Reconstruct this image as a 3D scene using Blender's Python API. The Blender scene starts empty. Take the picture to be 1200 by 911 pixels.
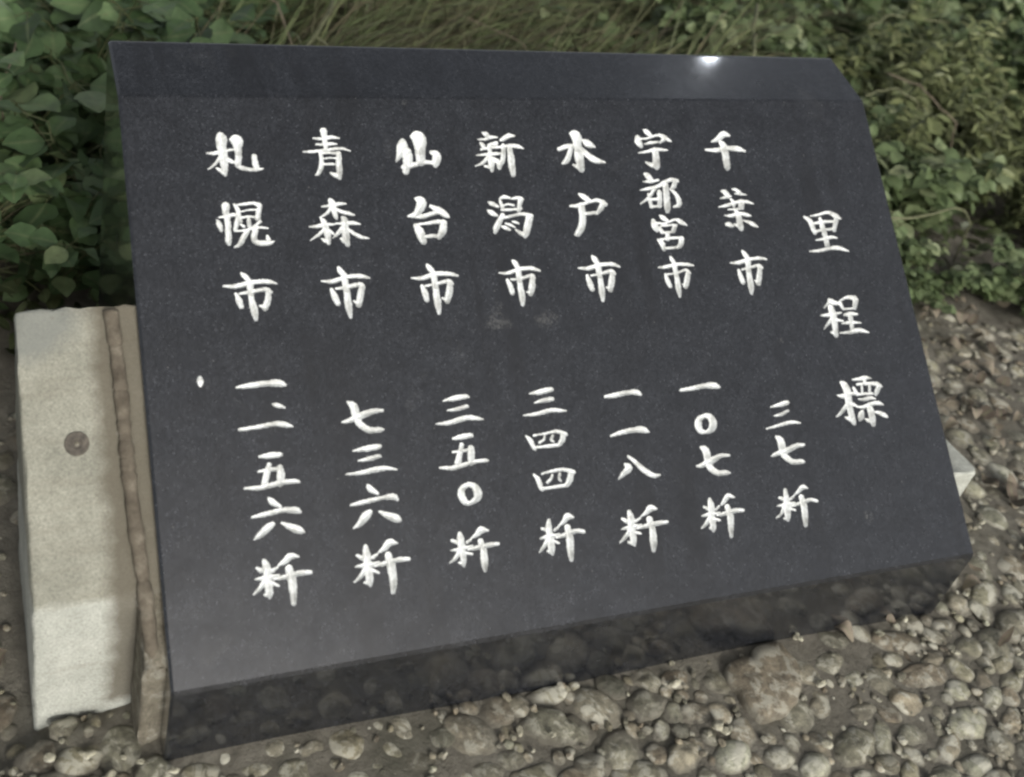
import bpy, math, random
import numpy as np
from mathutils import Vector, Matrix

# ------------------------------------------------------------------ camera, sky, sun, exposure
scene = bpy.context.scene
COL = scene.collection
CAM_POS = np.array([-0.196225, -0.726193, 1.286407])
CAM_ROWS = np.array([[0.937028, -0.303244, 0.173267], [-0.050425, -0.608373, -0.792047], [0.345594, 0.733434, -0.585354]])     # rows: right, down, forward
F_PX, CX, CY = 1325.7402, 445.8593, 336.5997
cam_d = bpy.data.cameras.new("camera")
cam = bpy.data.objects.new("camera", cam_d)
COL.objects.link(cam)
R_ = CAM_ROWS
cam.matrix_world = Matrix(((R_[0][0], -R_[1][0], -R_[2][0], CAM_POS[0]),
                           (R_[0][1], -R_[1][1], -R_[2][1], CAM_POS[1]),
                           (R_[0][2], -R_[1][2], -R_[2][2], CAM_POS[2]), (0, 0, 0, 1)))
cam_d.sensor_width = 36.0
cam_d.lens = F_PX * 36.0 / 1200.0
cam_d.shift_x = (600 - CX) / 1200.0
cam_d.shift_y = -(455.5 - CY) / 1200.0
cam_d.clip_start = 0.02
cam_d.clip_end = 800
cam_d.dof.use_dof = True
cam_d.dof.focus_distance = 1.55
cam_d.dof.aperture_fstop = 3.6
scene.camera = cam

SUN_EL, SUN_AZ = math.radians(27), math.radians(176)     # azimuth clockwise from +Y
world = bpy.data.worlds.new("World")
scene.world = world
world.use_nodes = True
wn = world.node_tree.nodes; wl = world.node_tree.links
wn.clear()
sky = wn.new("ShaderNodeTexSky"); sky.sky_type = 'NISHITA'; sky.sun_disc = False
sky.sun_elevation = SUN_EL; sky.sun_rotation = SUN_AZ
sky.air_density = 1.0; sky.dust_density = 4.0; sky.ozone_density = 1.0
bg = wn.new("ShaderNodeBackground"); bg.inputs['Strength'].default_value = 0.13
wo = wn.new("ShaderNodeOutputWorld")
hs = wn.new("ShaderNodeHueSaturation"); hs.inputs['Saturation'].default_value = 0.30
wl.new(sky.outputs[0], hs.inputs['Color']); wl.new(hs.outputs[0], bg.inputs[0]); wl.new(bg.outputs[0], wo.inputs[0])

sun_d = bpy.data.lights.new("sun", 'SUN')
sun_d.energy = 2.2; sun_d.angle = math.radians(14); sun_d.color = (1.0, 0.98, 0.93)
sun = bpy.data.objects.new("sun", sun_d); COL.objects.link(sun)
sd = Vector((math.sin(SUN_AZ) * math.cos(SUN_EL), math.cos(SUN_AZ) * math.cos(SUN_EL), math.sin(SUN_EL)))
sun.rotation_euler = sd.to_track_quat('Z', 'Y').to_euler()
sun.location = sd * 20

vs = scene.view_settings
vs.view_transform = 'Standard'; vs.look = 'None'; vs.exposure = 0.0; vs.gamma = 1.0; vs.use_curve_mapping = False
scene.render.engine = 'CYCLES'
scene.cycles.filter_width = 2.6
scene.cycles.max_bounces = 6
scene.cycles.use_denoising = True

# ------------------------------------------------------------------ dimensions of the tablet (metres)
W, H, CH, FH = 1.2, 0.728923, 0.112968, 0.134852          # width, sloped face, top strip, front height
TH, PH = 0.659293, 0.228147                        # slope of the face, slope of the top strip
FU = np.array([0, math.cos(TH), math.sin(TH)])
FN = np.array([0, -math.sin(TH), math.cos(TH)])
F0 = np.array([0, 0, FH])
GLYPHS = [[[[[106,649,2],[116,649,5],[125,651,5],[141,654,3]],[[126,673,10],[127,668,15],[126,659,13],[127,645,12],[127,628,9],[127,619,4]],[[116,629,2],[123,624,6],[127,621,6]],[[123,643,6],[117,636,4],[110,630,3],[105,627,1]],[[130,642,5],[136,638,6],[141,636,3]],[[139,668,4],[147,666,16],[147,657,11],[147,645,9],[145,633,8]],[[144,631,5],[151,628,6],[160,626,5],[169,626,5],[178,627,2]],[[168,644,7],[168,637,8],[169,629,8]]],[[[123,577,11],[122,570,9],[123,562,8],[123,547,8],[122,532,8],[122,526,4]],[[112,562,2],[124,564,4],[133,565,5],[138,563,3]],[[110,559,2],[112,553,7],[114,545,5]],[[137,562,5],[135,554,6],[132,545,5]],[[134,579,3],[138,572,6],[139,561,5],[141,556,4]],[[136,578,2],[147,579,4],[159,580,4],[167,577,7]],[[168,576,6],[165,568,7],[163,559,7]],[[142,569,2],[152,571,2],[163,571,3]],[[142,561,3],[151,562,3],[162,561,3]],[[151,558,5],[151,549,5]],[[140,552,3],[144,549,4]],[[166,555,4],[158,549,4],[153,546,3]],[[132,543,2],[145,544,3],[160,547,4],[175,546,2]],[[148,543,6],[142,535,7],[136,526,6],[129,522,2]],[[158,543,8],[155,533,8],[157,528,7],[165,526,7],[175,526,6],[182,528,1]],[[173,535,4],[174,530,6]]],[[[134,487,4],[138,483,7],[144,475,6]],[[109,472,2],[125,471,6],[147,475,6],[166,475,6],[178,472,2]],[[143,473,9],[143,455,7],[145,439,10],[146,427,5]],[[124,461,4],[127,452,8],[129,444,6]],[[129,461,3],[145,463,5],[163,465,5],[169,461,5]],[[166,463,7],[164,451,8],[159,441,8]],[[153,444,3],[159,442,6]]],[[[112,343,3],[129,344,7],[150,345,7],[166,344,9],[174,341,3]]],[[[156,318,4],[162,316,6],[170,313,2]]],[[[110,291,4],[130,292,5],[155,294,6],[167,292,7],[177,289,2]]],[[[131,256,3],[142,256,7],[156,256,6],[159,255,2]],[[142,245,6],[138,235,8],[134,224,8]],[[128,238,3],[142,239,5],[156,239,5]],[[155,240,8],[155,230,10],[153,221,8]],[[109,220,3],[129,219,6],[154,222,6],[172,222,5],[178,220,2]]],[[[137,205,3],[141,200,8],[150,194,4]],[[114,185,3],[132,187,6],[153,189,6],[169,187,8],[174,184,3]],[[138,174,6],[131,170,9],[121,163,7],[114,159,2]],[[150,174,3],[160,168,8],[170,163,9],[176,160,2]]],[[[123,133,5],[125,125,10],[125,112,10],[125,97,10],[125,90,4]],[[113,126,3],[118,122,6]],[[138,123,3],[132,120,5]],[[110,113,2],[122,113,6],[139,114,3]],[[122,110,7],[113,101,5],[106,96,2]],[[128,107,5],[137,102,3]],[[119,94,3],[124,92,5]],[[166,132,2],[156,134,8],[148,129,7],[139,125,2]],[[132,110,2],[147,111,6],[166,113,6],[178,112,5]],[[152,120,9],[154,107,11],[154,91,9],[153,79,6]]]],[[[[267,679,10],[267,672,8],[267,662,7],[267,652,6]],[[251,669,2],[262,668,4],[276,670,5],[288,669,2]],[[254,660,2],[267,660,4],[277,661,4],[284,660,1]],[[235,650,2],[248,650,4],[268,652,4],[288,654,4],[302,650,1]],[[259,648,6],[259,638,6],[257,628,7],[252,619,5],[248,617,2]],[[258,647,3],[271,648,3],[284,647,6]],[[284,647,7],[283,636,8],[282,624,9],[281,612,5]],[[269,620,2],[274,617,6],[280,615,8]],[[263,640,2],[272,641,2],[279,640,2]],[[261,632,3],[270,632,3],[278,632,2]]],[[[251,573,2],[262,574,4],[274,576,5],[285,576,2]],[[262,583,2],[265,579,9],[267,571,9],[268,561,7],[269,556,4]],[[264,571,5],[256,563,4],[246,558,1]],[[270,569,4],[278,565,5],[288,562,5],[295,560,2]],[[231,546,2],[241,546,5],[253,548,5],[266,548,2]],[[248,556,3],[251,552,8],[253,542,9],[254,533,9],[254,523,6]],[[250,541,5],[241,534,4],[229,527,1]],[[256,541,4],[261,536,4],[263,534,2]],[[245,529,2],[250,526,6]],[[267,549,2],[280,549,5],[291,549,6],[301,547,2]],[[277,558,3],[280,553,9],[279,541,10],[279,530,10],[280,520,7]],[[275,542,6],[268,535,5],[260,529,1]],[[283,541,4],[291,534,5],[301,529,5],[311,527,1]],[[271,529,2],[275,525,6]]],[[[263,489,4],[265,484,8],[271,477,7]],[[238,472,2],[253,471,6],[273,476,5],[292,476,6],[304,473,2]],[[269,473,9],[270,454,9],[270,436,10],[271,422,4]],[[250,460,5],[253,450,9],[256,441,7]],[[256,461,3],[270,462,5],[289,465,6],[294,461,5]],[[292,462,8],[288,450,9],[284,438,8]],[[278,443,3],[285,439,6]]],[[[241,288,2],[250,289,6],[267,294,9],[284,298,7],[297,298,4]],[[252,313,3],[259,306,11],[261,292,10],[265,283,9],[276,275,8],[289,274,7],[295,274,2]]],[[[251,251,2],[268,252,7],[284,253,7],[289,253,2]],[[256,238,2],[271,239,6],[284,241,5],[286,240,2]],[[238,223,2],[257,223,5],[280,225,7],[293,225,5],[306,222,2]]],[[[264,207,3],[267,202,8],[276,195,4]],[[239,185,3],[258,187,6],[280,189,5],[296,189,8],[301,184,3]],[[263,174,6],[256,169,11],[247,161,7],[239,157,2]],[[275,173,3],[285,167,8],[296,162,10],[302,158,2]]],[[[251,133,6],[251,124,10],[251,109,11],[251,94,10],[251,87,5]],[[239,124,4],[245,120,6]],[[265,122,3],[259,119,5]],[[235,111,2],[248,111,6],[266,112,3]],[[248,107,7],[239,98,5],[231,93,2]],[[254,105,5],[264,100,3]],[[244,91,3],[250,89,5]],[[293,132,2],[283,134,9],[275,128,7],[267,124,2]],[[259,108,2],[274,110,6],[293,112,6],[305,111,5]],[[279,119,9],[281,105,11],[281,87,10],[279,75,6]]]],[[[[379,664,8],[377,655,16],[372,645,10],[365,634,2]],[[382,648,15],[381,634,12],[377,620,10]],[[392,671,3],[403,668,21],[403,653,16],[401,634,13]],[[419,647,6],[426,643,12],[424,634,12],[422,628,7]],[[375,626,8],[389,629,7],[406,633,6],[423,631,5]],[[386,643,9],[384,630,9]]],[[[385,581,3],[393,576,14],[389,566,12],[382,558,9],[371,556,3]],[[372,556,3],[391,555,6],[408,559,6],[424,561,4]],[[406,569,5],[417,563,10],[425,557,9],[430,553,3]],[[379,543,5],[384,534,13],[387,522,11],[389,518,5]],[[380,544,3],[396,545,4],[413,547,6],[423,545,6]],[[421,545,10],[418,534,11],[411,525,7]],[[388,526,5],[402,527,5],[413,526,5]]],[[[388,487,4],[391,482,8],[397,474,6]],[[363,470,2],[378,469,6],[398,474,6],[418,473,6],[430,470,3]],[[395,471,9],[395,452,9],[395,433,10],[395,420,5]],[[376,458,5],[379,448,9],[380,439,7]],[[381,458,3],[396,460,4],[415,463,6],[420,459,5]],[[417,460,8],[414,448,10],[409,436,8]],[[403,440,3],[409,437,6]]],[[[382,303,2],[398,305,7],[414,306,6],[419,305,3]],[[386,290,2],[402,291,5],[414,293,5],[416,292,2]],[[368,274,2],[386,274,6],[410,278,7],[422,277,6],[435,274,2]]],[[[388,253,3],[399,254,7],[413,255,6],[416,253,2]],[[399,244,6],[395,234,7],[390,222,9]],[[385,236,3],[398,236,4],[411,237,5]],[[411,238,9],[410,229,10],[408,220,8]],[[364,218,3],[383,216,6],[409,220,5],[427,221,5],[433,220,2]]],[[[401,193,5],[391,189,8],[388,181,10],[391,173,9],[397,169,5],[409,174,9],[411,181,12],[408,189,9],[400,193,6]]],[[[378,133,5],[378,126,10],[378,113,10],[378,101,8],[377,94,5]],[[366,126,4],[372,123,5]],[[392,124,3],[386,121,4]],[[363,114,2],[376,114,5],[393,116,3]],[[375,112,6],[366,103,5],[358,99,1]],[[380,109,4],[391,106,3]],[[371,98,3],[377,96,5]],[[418,132,2],[408,134,9],[401,129,6],[393,126,2]],[[386,112,2],[400,113,6],[418,114,6],[429,114,4]],[[405,120,8],[407,109,9],[406,94,10],[405,84,5]]]],[[[[502,676,3],[507,673,8],[511,669,5]],[[493,666,2],[504,666,4],[514,669,5],[524,669,2]],[[496,661,3],[499,657,7],[501,652,4]],[[521,660,6],[513,658,6]],[[495,651,3],[509,653,4],[522,654,4],[530,654,4]],[[487,642,2],[500,643,4],[514,644,5],[531,645,2]],[[509,656,7],[508,642,7],[508,631,10],[507,619,5]],[[504,640,5],[495,631,5],[482,626,1]],[[513,636,6],[519,631,8],[519,623,6]],[[497,626,3],[505,624,6]],[[551,671,3],[542,671,7],[532,666,6],[527,664,2]],[[531,656,7],[529,644,7],[525,632,7],[518,624,5]],[[528,654,4],[541,656,5],[553,655,6],[562,652,2]],[[540,653,8],[540,640,10],[539,626,11],[539,613,8]]],[[[493,573,2],[499,570,7],[507,566,4]],[[490,561,2],[496,557,8],[504,553,3]],[[512,553,7],[505,544,8],[499,535,9],[496,529,5]],[[511,577,3],[519,580,5],[528,578,3]],[[512,573,5],[514,563,5]],[[531,577,3],[540,578,5],[546,576,6]],[[544,576,8],[541,568,7],[538,559,6]],[[515,567,2],[523,569,3],[532,567,3]],[[512,561,4],[524,561,4],[543,562,3]],[[512,549,4],[527,552,4],[543,554,5],[557,551,6]],[[553,549,11],[549,539,11],[544,527,10],[541,521,5]],[[528,532,2],[534,527,6],[540,524,7]],[[525,544,2],[531,542,4],[535,540,2]],[[514,541,2],[521,539,4],[528,535,2]],[[508,537,3],[513,535,6],[519,532,4]]],[[[516,487,4],[519,483,8],[523,475,6]],[[492,471,2],[506,470,5],[525,475,5],[543,475,6],[555,471,3]],[[522,472,9],[521,454,8],[521,436,10],[520,424,5]],[[503,460,5],[506,451,8],[507,442,7]],[[509,461,3],[523,461,4],[541,465,5],[545,461,4]],[[542,462,7],[539,450,10],[535,439,7]],[[529,442,2],[535,441,5]]],[[[508,302,2],[524,303,7],[540,305,7],[544,304,2]],[[513,289,2],[526,291,6],[540,292,6],[542,291,2]],[[494,274,2],[512,274,5],[535,277,6],[547,276,5],[559,274,2]]],[[[493,246,3],[498,240,7],[501,231,6],[503,228,4]],[[504,246,3],[522,247,3],[539,248,5],[552,243,6]],[[548,244,8],[546,237,8],[540,231,6]],[[501,230,4],[518,230,4],[538,230,5]],[[520,244,3],[518,239,3],[511,236,4]],[[532,243,4],[529,238,4],[532,235,3]]],[[[495,195,3],[500,188,7],[502,178,7],[504,174,4]],[[507,195,3],[524,197,4],[540,197,5],[554,192,6]],[[550,193,8],[547,184,9],[541,177,7]],[[502,176,4],[520,176,4],[539,176,5]],[[522,192,3],[519,187,4],[513,183,4]],[[533,192,4],[531,186,4],[533,183,3]]],[[[506,134,5],[504,126,9],[504,112,10],[503,99,10],[503,92,5]],[[494,125,4],[499,123,5]],[[518,124,3],[512,121,4]],[[489,113,2],[501,114,6],[518,115,3]],[[501,111,6],[491,101,5],[485,96,2]],[[507,108,4],[515,104,3]],[[497,96,3],[502,93,5]],[[543,134,2],[534,136,9],[527,130,6],[519,126,2]],[[512,111,2],[525,113,6],[543,116,6],[554,114,5]],[[531,122,9],[532,109,11],[530,92,10],[529,81,6]]]],[[[[643,674,5],[651,670,17],[651,656,13],[650,636,15],[650,619,10]],[[638,626,3],[646,622,8]],[[619,650,6],[632,654,7],[645,656,5]],[[641,655,7],[634,641,8],[628,632,8],[620,628,2]],[[662,663,5],[669,658,12],[679,653,3]],[[652,655,7],[662,643,9],[675,633,10],[692,629,2]]],[[[639,581,4],[647,576,9],[655,570,6]],[[621,564,3],[634,564,6],[653,569,4],[668,571,6],[679,565,7]],[[676,567,9],[670,559,8],[662,551,4]],[[635,551,4],[651,552,5],[664,553,4]],[[639,563,11],[638,548,11],[634,534,11],[626,523,9],[620,521,2]]],[[[642,488,4],[645,483,9],[650,475,6]],[[616,472,2],[632,471,6],[652,475,6],[672,475,6],[683,471,3]],[[648,472,10],[648,454,8],[647,436,10],[646,423,5]],[[628,460,5],[630,450,9],[632,441,8]],[[634,460,3],[650,462,4],[668,465,6],[673,461,5]],[[669,461,7],[666,451,10],[661,438,8]],[[656,442,3],[661,440,6]]],[[[622,288,4],[638,289,7],[658,291,6],[673,290,8],[679,286,3]]],[[[620,234,3],[635,237,6],[657,239,7],[672,238,9],[680,234,3]]],[[[634,194,4],[639,189,10],[629,182,7],[620,176,2]],[[641,204,4],[650,196,6],[661,184,8],[674,175,7],[685,174,3]]],[[[627,131,6],[628,122,11],[627,108,11],[626,95,10],[626,88,5]],[[615,123,4],[621,119,6]],[[642,121,3],[635,118,4]],[[611,110,2],[624,111,6],[642,112,3]],[[624,107,7],[613,98,5],[605,93,2]],[[629,104,5],[639,101,3]],[[618,92,4],[625,89,5]],[[671,130,2],[661,132,9],[653,127,6],[644,123,2]],[[634,108,2],[651,110,6],[670,111,6],[683,111,4]],[[656,117,10],[658,105,10],[656,88,11],[654,77,6]]]],[[[[769,679,4],[774,675,9],[779,670,5]],[[755,667,9],[755,660,12],[758,654,7]],[[757,665,3],[772,666,3],[791,671,4],[802,667,8],[812,661,3]],[[800,664,6],[792,659,3]],[[765,657,2],[777,659,5],[789,660,3]],[[752,643,2],[767,645,4],[783,648,6],[803,647,2]],[[781,646,11],[780,634,12],[778,623,12],[777,619,5]],[[761,628,3],[769,624,7],[776,622,7]]],[[[755,610,4],[760,606,10],[765,599,8]],[[750,598,2],[762,598,5],[777,600,3]],[[742,585,2],[757,587,5],[778,591,4],[789,593,2]],[[786,598,3],[767,586,5],[754,573,5],[738,564,2]],[[755,578,5],[755,566,6],[756,559,6]],[[774,581,8],[772,568,8],[769,559,6]],[[758,570,4],[770,571,4]],[[754,559,4],[772,560,4]],[[787,591,10],[785,575,11],[783,559,11],[781,550,6]],[[784,595,5],[798,600,6],[809,598,6]],[[806,598,7],[801,590,7],[795,585,4]],[[795,585,5],[802,577,6],[805,567,9],[803,560,7],[794,558,3]]],[[[767,545,3],[772,541,8],[778,537,5]],[[754,538,6],[755,530,12],[757,523,7]],[[756,534,4],[773,533,3],[792,538,4],[801,534,8],[810,529,2]],[[763,526,5],[765,520,7]],[[765,529,3],[782,530,3],[793,530,3]],[[789,528,7],[785,521,7]],[[765,519,4],[785,519,3]],[[774,516,7],[772,509,7]],[[756,508,4],[761,503,9],[763,494,7]],[[761,509,3],[781,510,4],[797,510,5]],[[796,508,9],[793,500,8],[786,495,4]],[[761,495,4],[775,495,4],[790,496,4]]],[[[771,481,4],[773,477,7],[777,469,5]],[[747,467,2],[760,467,5],[779,470,5],[798,469,5],[808,467,2]],[[775,467,9],[775,450,8],[774,434,9],[774,422,4]],[[757,456,4],[758,447,8],[761,438,6]],[[761,456,3],[777,457,3],[793,461,4],[799,456,4]],[[796,457,7],[792,447,9],[787,437,8]],[[782,440,2],[788,438,6]]],[[[744,287,4],[764,288,6],[785,290,7],[802,289,9],[810,286,3]]],[[[776,248,5],[766,244,9],[762,236,12],[764,228,9],[773,225,5],[783,229,10],[787,237,13],[784,245,10],[776,248,6]]],[[[746,180,2],[754,180,6],[773,185,9],[789,190,6],[803,189,4]],[[759,205,4],[766,199,12],[766,183,11],[769,174,10],[779,167,8],[792,166,7],[799,165,2]]],[[[757,132,6],[757,124,11],[755,110,10],[754,97,10],[753,91,5]],[[745,124,3],[750,121,5]],[[770,122,3],[764,118,4]],[[739,112,2],[751,113,5],[769,113,3]],[[752,109,6],[742,100,5],[735,96,2]],[[758,106,5],[767,103,3]],[[748,95,3],[753,92,5]],[[798,131,2],[788,134,7],[779,127,6],[773,123,2]],[[764,110,2],[777,111,6],[795,113,6],[808,112,4]],[[783,119,9],[785,107,11],[782,91,9],[780,80,6]]]],[[[[919,670,5],[910,672,10],[897,664,8],[885,660,2]],[[871,647,3],[890,646,7],[910,649,7],[930,648,9],[943,644,3]],[[901,659,7],[906,651,13],[905,636,12],[904,621,12],[903,616,6]]],[[[884,580,3],[890,578,9],[894,572,8]],[[878,569,1],[887,570,4],[900,572,2]],[[904,583,2],[910,582,5],[916,578,6]],[[907,576,2],[917,575,4],[929,573,1]],[[872,555,1],[886,557,5],[899,560,5],[914,563,5],[927,562,5],[937,559,2]],[[898,567,4],[902,561,6],[900,555,4]],[[915,564,5],[912,555,7]],[[919,560,5],[915,552,5]],[[889,551,2],[901,551,3],[915,552,3]],[[880,542,1],[892,541,5],[907,544,5],[919,542,6],[928,540,2]],[[903,548,7],[905,541,10],[905,531,11],[905,522,10],[906,519,4]],[[881,528,6],[886,527,8],[891,525,5]],[[894,528,2],[900,525,6]],[[912,533,2],[921,530,5],[929,526,7],[936,522,2]]],[[[899,485,4],[902,480,8],[906,473,7]],[[873,468,2],[889,468,6],[908,472,5],[927,473,5],[939,471,3]],[[905,470,10],[902,451,9],[901,432,11],[899,420,5]],[[885,456,5],[886,447,8],[888,438,8]],[[891,457,3],[905,459,4],[922,462,5],[928,458,4]],[[924,459,8],[920,447,9],[915,435,9]],[[910,439,3],[915,437,6]]],[[[890,250,2],[906,252,6],[919,254,7],[924,254,2]],[[893,237,2],[906,238,5],[918,242,4],[920,241,2]],[[875,220,2],[892,222,4],[914,225,5],[924,225,5],[936,223,2]]],[[[874,181,2],[883,183,6],[902,186,8],[921,191,7],[934,191,4]],[[889,207,4],[895,200,12],[895,185,12],[898,177,10],[909,169,8],[923,168,7],[929,167,2]]],[[[885,131,6],[884,122,9],[883,109,12],[880,96,10],[879,90,5]],[[872,122,3],[877,120,6]],[[897,121,3],[891,118,4]],[[866,111,2],[879,111,6],[897,112,3]],[[878,108,7],[869,99,4],[860,95,2]],[[884,106,4],[895,102,3]],[[873,93,3],[879,91,5]],[[924,130,2],[916,132,7],[907,127,5],[899,123,2]],[[890,108,2],[904,110,5],[924,113,5],[936,110,4]],[[910,118,9],[911,106,11],[909,90,10],[907,80,7]]]],[[[[1027,535,4],[1036,528,9],[1038,518,9],[1040,510,8]],[[1038,536,2],[1056,538,4],[1074,541,5],[1087,535,9],[1096,530,3]],[[1089,533,9],[1083,522,8],[1078,512,7]],[[1043,524,4],[1061,526,5],[1081,526,4]],[[1038,510,4],[1056,513,4],[1080,514,4]],[[1056,531,6],[1057,518,10],[1058,505,9],[1058,488,9]],[[1039,497,2],[1059,499,5],[1071,501,5],[1080,499,2]],[[1022,480,2],[1040,480,5],[1061,483,5],[1078,483,7],[1097,477,2]]],[[[1038,402,6],[1044,398,9],[1055,395,4]],[[1037,398,6],[1025,390,2]],[[1016,379,2],[1033,379,6],[1055,381,3]],[[1038,389,11],[1039,377,13],[1038,364,11],[1036,348,9]],[[1034,372,6],[1024,364,4],[1016,358,1]],[[1042,371,5],[1055,368,3]],[[1028,352,3],[1035,350,6]],[[1057,396,7],[1060,388,5]],[[1059,400,3],[1073,404,5],[1087,402,9]],[[1088,399,10],[1082,387,7]],[[1060,386,3],[1073,386,3],[1084,386,3]],[[1060,377,4],[1072,378,7],[1085,377,3]],[[1052,364,2],[1068,365,5],[1088,363,2]],[[1044,350,2],[1062,350,5],[1082,352,7],[1099,347,2]],[[1071,377,9],[1070,364,8],[1068,351,7]]],[[[1013,257,2],[1023,255,7],[1034,257,6],[1048,257,4]],[[1024,276,3],[1030,271,11],[1033,261,14],[1032,251,13],[1031,240,12],[1031,229,11],[1031,220,11],[1032,214,8]],[[1028,242,7],[1017,234,6],[1008,228,4],[1002,226,1]],[[1035,243,5],[1041,240,5],[1046,237,2]],[[1018,224,2],[1025,221,7],[1030,218,8]],[[1047,278,2],[1060,278,5],[1073,279,6],[1083,277,2]],[[1070,276,6],[1069,271,7]],[[1054,270,4],[1068,270,4],[1083,269,6],[1093,267,7],[1099,263,3]],[[1046,265,5],[1049,258,6],[1052,255,4]],[[1094,264,7],[1088,257,8],[1084,252,4]],[[1062,266,4],[1060,258,4]],[[1077,266,5],[1074,258,5]],[[1049,255,4],[1062,255,4],[1079,254,4]],[[1050,248,2],[1061,247,5],[1073,248,6],[1082,246,2]],[[1043,237,2],[1057,236,5],[1073,239,6],[1086,239,6],[1094,236,2]],[[1067,236,10],[1068,228,12],[1068,219,12],[1067,209,8]],[[1054,218,2],[1060,215,6],[1067,212,7]],[[1052,229,6],[1048,223,11],[1044,217,4]],[[1074,227,2],[1084,224,6],[1092,220,7],[1097,217,2]]]]]
COLUMN_LABELS = ['札幌市 一、一五六粁', '青森市 七三六粁', '仙台市 三五〇粁', '新潟市 三四四粁', '水戸市 一一八粁', '宇都宮市 一〇七粁', '千葉市 三七粁', '里程標']

# ------------------------------------------------------------------ helpers
rng = np.random.default_rng(11)
random.seed(11)

def mesh_obj(name, V, F, mat, parent=None, loc=None, attrs=None, smooth=False):
    """One mesh object from world-space vertices; its origin sits at loc (or at its parent's origin)."""
    base = np.zeros(3)
    if parent is not None:
        base = np.array(parent['_w'])
    o_at = base if loc is None else np.asarray(loc, float)
    V = np.asarray(V, float) - o_at
    me = bpy.data.meshes.new(name)
    me.from_pydata(V.tolist(), [], [list(map(int, f)) for f in F])
    if attrs:
        for k, a in attrs.items():
            at = me.attributes.new(k, 'FLOAT', 'POINT')
            at.data.foreach_set('value', np.asarray(a, np.float32))
    if smooth:
        me.polygons.foreach_set('use_smooth', np.ones(len(me.polygons), bool))
    mats = mat if isinstance(mat, (list, tuple)) else [mat]
    for m in mats:
        me.materials.append(m)
    me.update()
    o = bpy.data.objects.new(name, me)
    COL.objects.link(o)
    o.location = o_at - base
    o['_w'] = [float(x) for x in o_at]
    if parent is not None:
        o.parent = parent
    return o

def empty(name, loc, parent=None):
    o = bpy.data.objects.new(name, None)
    COL.objects.link(o)
    base = np.array(parent['_w']) if parent is not None else np.zeros(3)
    o.location = np.asarray(loc, float) - base
    o['_w'] = [float(x) for x in loc]
    o.empty_display_size = 0.05
    if parent is not None:
        o.parent = parent
    return o

def tag(o, label=None, cat=None, group=None, kind=None):
    if label: o['label'] = label
    if cat: o['category'] = cat
    if group: o['group'] = group
    if kind: o['kind'] = kind
    return o

def copy_tree(o, parent=None):
    c = o.copy(); COL.objects.link(c); c.parent = parent
    for ch in list(o.children):
        copy_tree(ch, c)
    return c

class Mat:
    def __init__(self, name):
        self.m = bpy.data.materials.new(name); self.m.use_nodes = True
        self.n = self.m.node_tree.nodes; self.l = self.m.node_tree.links
        self.b = self.n['Principled BSDF']
    def node(self, t, **kw):
        n = self.n.new(t)
        for k, v in kw.items(): setattr(n, k, v)
        return n
    def coords(self, scale=(1, 1, 1), kind='Object'):
        tc = self.node('ShaderNodeTexCoord'); mp = self.node('ShaderNodeMapping')
        mp.inputs['Scale'].default_value = scale
        self.l.new(tc.outputs[kind], mp.inputs[0]); return mp.outputs[0]
    def noise(self, scale, detail=4, rough=0.55, co=None, dist=0.0):
        n = self.node('ShaderNodeTexNoise')
        n.inputs['Scale'].default_value = scale; n.inputs['Detail'].default_value = detail
        n.inputs['Roughness'].default_value = rough; n.inputs['Distortion'].default_value = dist
        if co is not None: self.l.new(co, n.inputs['Vector'])
        return n.outputs['Fac']
    def ramp(self, fac, stops):
        r = self.node('ShaderNodeValToRGB')
        e = r.color_ramp.elements
        while len(e) < len(stops): e.new(0.5)
        for el, (p, c) in zip(e, stops):
            el.position = p
            el.color = (c[0], c[1], c[2], 1) if isinstance(c, (tuple, list)) else (c, c, c, 1)
        self.l.new(fac, r.inputs[0]); return r.outputs[0]
    def mix(self, fac, a, b, mode='MIX'):
        m = self.node('ShaderNodeMix', data_type='RGBA', blend_type=mode)
        for i, v in ((0, fac), (6, a), (7, b)):
            if isinstance(v, (int, float)): m.inputs[i].default_value = v if i == 0 else (v, v, v, 1)
            elif isinstance(v, (tuple, list)): m.inputs[i].default_value = (*v, 1)
            else: self.l.new(v, m.inputs[i])
        return m.outputs[2]
    def attr(self, name):
        a = self.node('ShaderNodeAttribute'); a.attribute_name = name; return a.outputs['Fac']
    def math(self, op, a, b=0.0, c=None):
        m = self.node('ShaderNodeMath', operation=op)
        for i, v in enumerate((a, b) if c is None else (a, b, c)):
            if isinstance(v, (int, float)): m.inputs[i].default_value = v
            else: self.l.new(v, m.inputs[i])
        return m.outputs[0]
    def bump(self, h, strength=0.4, dist=0.002):
        b = self.node('ShaderNodeBump'); b.inputs['Strength'].default_value = strength
        b.inputs['Distance'].default_value = dist
        self.l.new(h, b.inputs['Height']); self.l.new(b.outputs[0], self.b.inputs['Normal'])
        return self
    def base(self, c):
        if isinstance(c, (tuple, list)): self.b.inputs['Base Color'].default_value = (*c, 1)
        else: self.l.new(c, self.b.inputs['Base Color'])
        return self
    def rough(self, r):
        if isinstance(r, (int, float)): self.b.inputs['Roughness'].default_value = r
        else: self.l.new(r, self.b.inputs['Roughness'])
        return self
    def done(self): return self.m

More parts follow.
